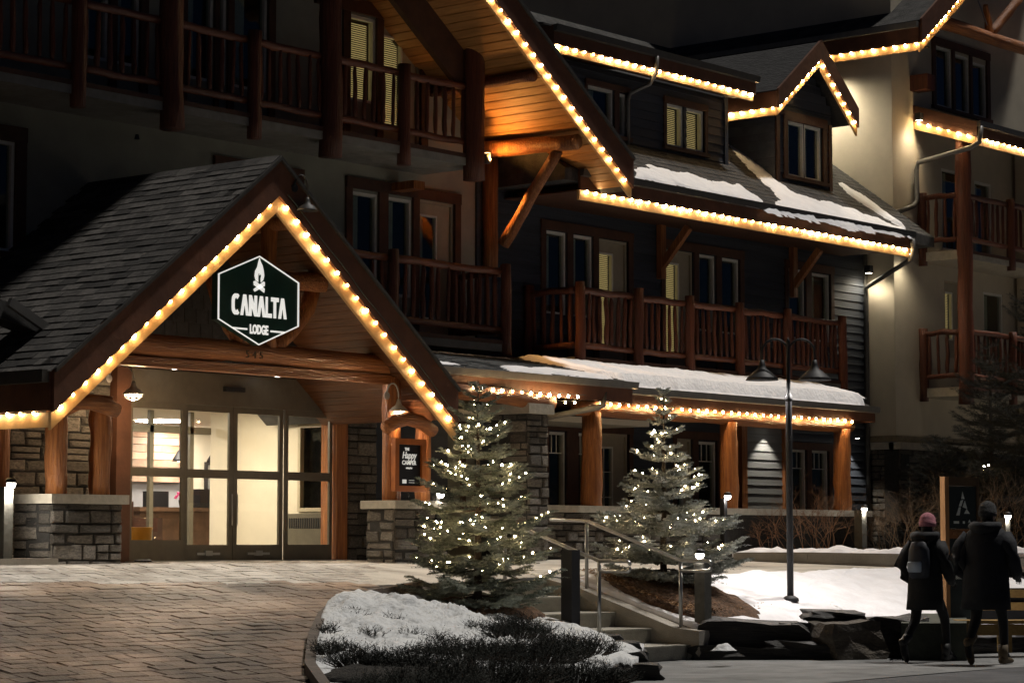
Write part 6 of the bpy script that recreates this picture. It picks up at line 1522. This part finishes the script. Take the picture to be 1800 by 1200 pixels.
    hood = MB().tube([(hc[0] + .10 * kk, -.12 * kk, hc[2] + .02), (hc[0] + .0, -.125 * kk, hc[2] + .005), (hc[0] - .055 * kk, -.07 * kk, hc[2] - .01), (hc[0] - .075 * kk, 0, hc[2] - .015), (hc[0] - .055 * kk, .07 * kk, hc[2] - .01), (hc[0], .125 * kk, hc[2] + .005), (hc[0] + .10 * kk, .12 * kk, hc[2] + .02)],
                     [.04 * kk, .055 * kk, .062 * kk, .066 * kk, .062 * kk, .055 * kk, .04 * kk], 12, rough=.25, sd=3)
    put(hood, 'hood', coatm)
    # head: skull with face, ears
    hx = q((lean * 2.5 + .012, 0, 1.60)); hm = MB(); R_ = [(-.115, .035), (-.10, .055), (-.06, .072), (-.01, .080), (.04, .080), (.08, .064), (.105, .035)]
    for z_, r_ in R_: pass
    hm = loft([((hx[0] + (.012 if z_ < 0 else 0), 0, hx[2] + z_ * kk), r_ * 1.15 * kk, r_ * .95 * kk, 0) for z_, r_ in R_], 18)
    hm.tube([(hx[0] + .085 * kk, 0, hx[2] + .01), (hx[0] + .108 * kk, 0, hx[2] - .022), (hx[0] + .088 * kk, 0, hx[2] - .03)], [.008, .013, .009], 8)
    for sd in (-1, 1): hm.tube([(hx[0] + .0, sd * .075 * kk, hx[2] + .015), (hx[0] - .012, sd * .088 * kk, hx[2] - .005), (hx[0] + .0, sd * .077 * kk, hx[2] - .03)], [.01, .014, .008], 7)
    put(hm, 'head', SKIN)
    eye = MB()
    for sd in (-1, 1): eye.lathe((hx[0] + .078 * kk, sd * .030 * kk, hx[2] + .008), [(.002, -.008), (.010, 0), (.002, .008)], 8)
    put(eye, 'eyes', BLACK); put(MB().tube([(hx[0] + .083 * kk, -.022, hx[2] - .052), (hx[0] + .089 * kk, 0, hx[2] - .055), (hx[0] + .083 * kk, .022, hx[2] - .052)], .005, 6), 'mouth', mat('lips', (.35, .12, .10), .6))
    # knitted hat with a folded cuff
    hat = loft([((hx[0] - .006, 0, hx[2] + z_ * kk), r_ * 1.12 * kk, r_ * kk, 0) for z_, r_ in ((-.035, .088), (-.03, .096), (.02, .098), (.025, .091), (.065, .088), (.10, .068), (.122, .035), (.13, .012))], 24, noise_a=.05)
    put(hat, 'beanie', hatm)
    # boots
    for (ax, az, pitch, yy) in ((s * .50, .0, 0.0, -.09), (-s * .55, .055, -1.05, .09)):
        Mb = Matrix.Rotation(-pitch, 3, 'Y'); bo = MB(); c0 = Vector((ax * kk, yy * kk, (az + .0) * kk)) + Vector((.07 * kk, 0, .0)) * (1 if pitch else 0)
        seg = 10; prof = [(-.085, .034, .075), (-.03, .040, .10), (.04, .040, .085), (.11, .046, .065), (.17, .040, .05), (.20, .022, .035)]
        base = 0
        for x_, hw_, hh_ in prof:
            for kq in range(seg):
                tt_ = 2 * math.pi * kq / seg; yv = hw_ * math.cos(tt_); zv = max(0, hh_ * .5 + hh_ * .55 * math.sin(tt_)); bo.v.append(Vector((x_, yv, zv)))
        for i in range(len(prof) - 1):
            for kq in range(seg): a = i * seg + kq; b = i * seg + (kq + 1) % seg; bo.f.append((a, b, b + seg, a + seg))
        bo.f.append(tuple(range(seg))[::-1]); bo.f.append(tuple((len(prof) - 1) * seg + kq for kq in range(seg)))
        bo.tube([(-.03, 0, .05), (-.035, 0, .20)], [.052, .055], 12)
        pivot = Vector((.12, 0, 0)) if pitch else Vector((0, 0, 0))
        bo.v = [c0 + (Mb @ ((v - pivot) * kk)) + (Vector((-.02, 0, .0))) for v in bo.v]
        zmin_ = min(v.z for v in bo.v); bo.v = [v - Vector((0, 0, zmin_ - .003)) for v in bo.v]
        put(bo, 'boot', boots)
    if bag == 'backpack':
        bp = loft([((-.165 + lean, 0, z_), rx_, ry_, 0) for z_, rx_, ry_ in ((.93, .02, .09), (.95, .06, .125), (1.1, .075, .135), (1.25, .065, .125), (1.33, .035, .09), (1.35, .01, .05))], 20, noise_a=.08)
        put(bp, 'backpack', mat('navy_backpack', (.018, .022, .034), .6, var=.4))
        put(loft([((-.235 + lean, .02, z_), rx_, ry_, 0) for z_, rx_, ry_ in ((1.0, .02, .075), (1.015, .03, .09), (1.10, .032, .092), (1.12, .015, .08))], 16), 'bag_pocket', mat('pale_blue_pocket', (.36, .42, .50), .5))
        for sd in (-1, 1): put(MB().tube([(-.12, sd * .10, 1.32), (.0, sd * .13, 1.41), (.12, sd * .12, 1.30), (.14, sd * .13, 1.10)], .016, 6), 'strap', BLACK)
    return t
DKC = mat('black_parka', (.005, .0055, .007), .85, var=.4, scale=5, bump=.3); DKN = mat('navy_parka', (.0045, .006, .010), .85, var=.4, scale=5, bump=.3)
PNT = mat('dark_trousers', (.007, .007, .008), .85, var=.3); BT = mat('dark_boots', (.014, .013, .012), .5); BTB = mat('tan_soled_boots', (.10, .07, .035), .7)
PINK = mat('pink_knit', (.50, .20, .24), .9, var=.15, scale=30, bump=.6, bscale=90); GREY = mat('charcoal_knit', (.055, .055, .055), .95, var=.5, scale=40, bump=.8, bscale=90)
c1 = aD(1628, 1157, 27.3); person((c1.x, c1.y, .0), rad(2), 1.66, 'person walking right in dark knee-length coat, pink knitted hat and small backpack', DKC, PINK, PNT, BT, 'b', .98, .60, .72, 'backpack')
c2 = aD(1735, 1163, 26.7); person((c2.x, c2.y, .0), rad(6), 1.78, 'person walking right in bulky dark parka and charcoal knitted hat', DKN, GREY, PNT, BTB, 'b', 1.16, .58, .55)
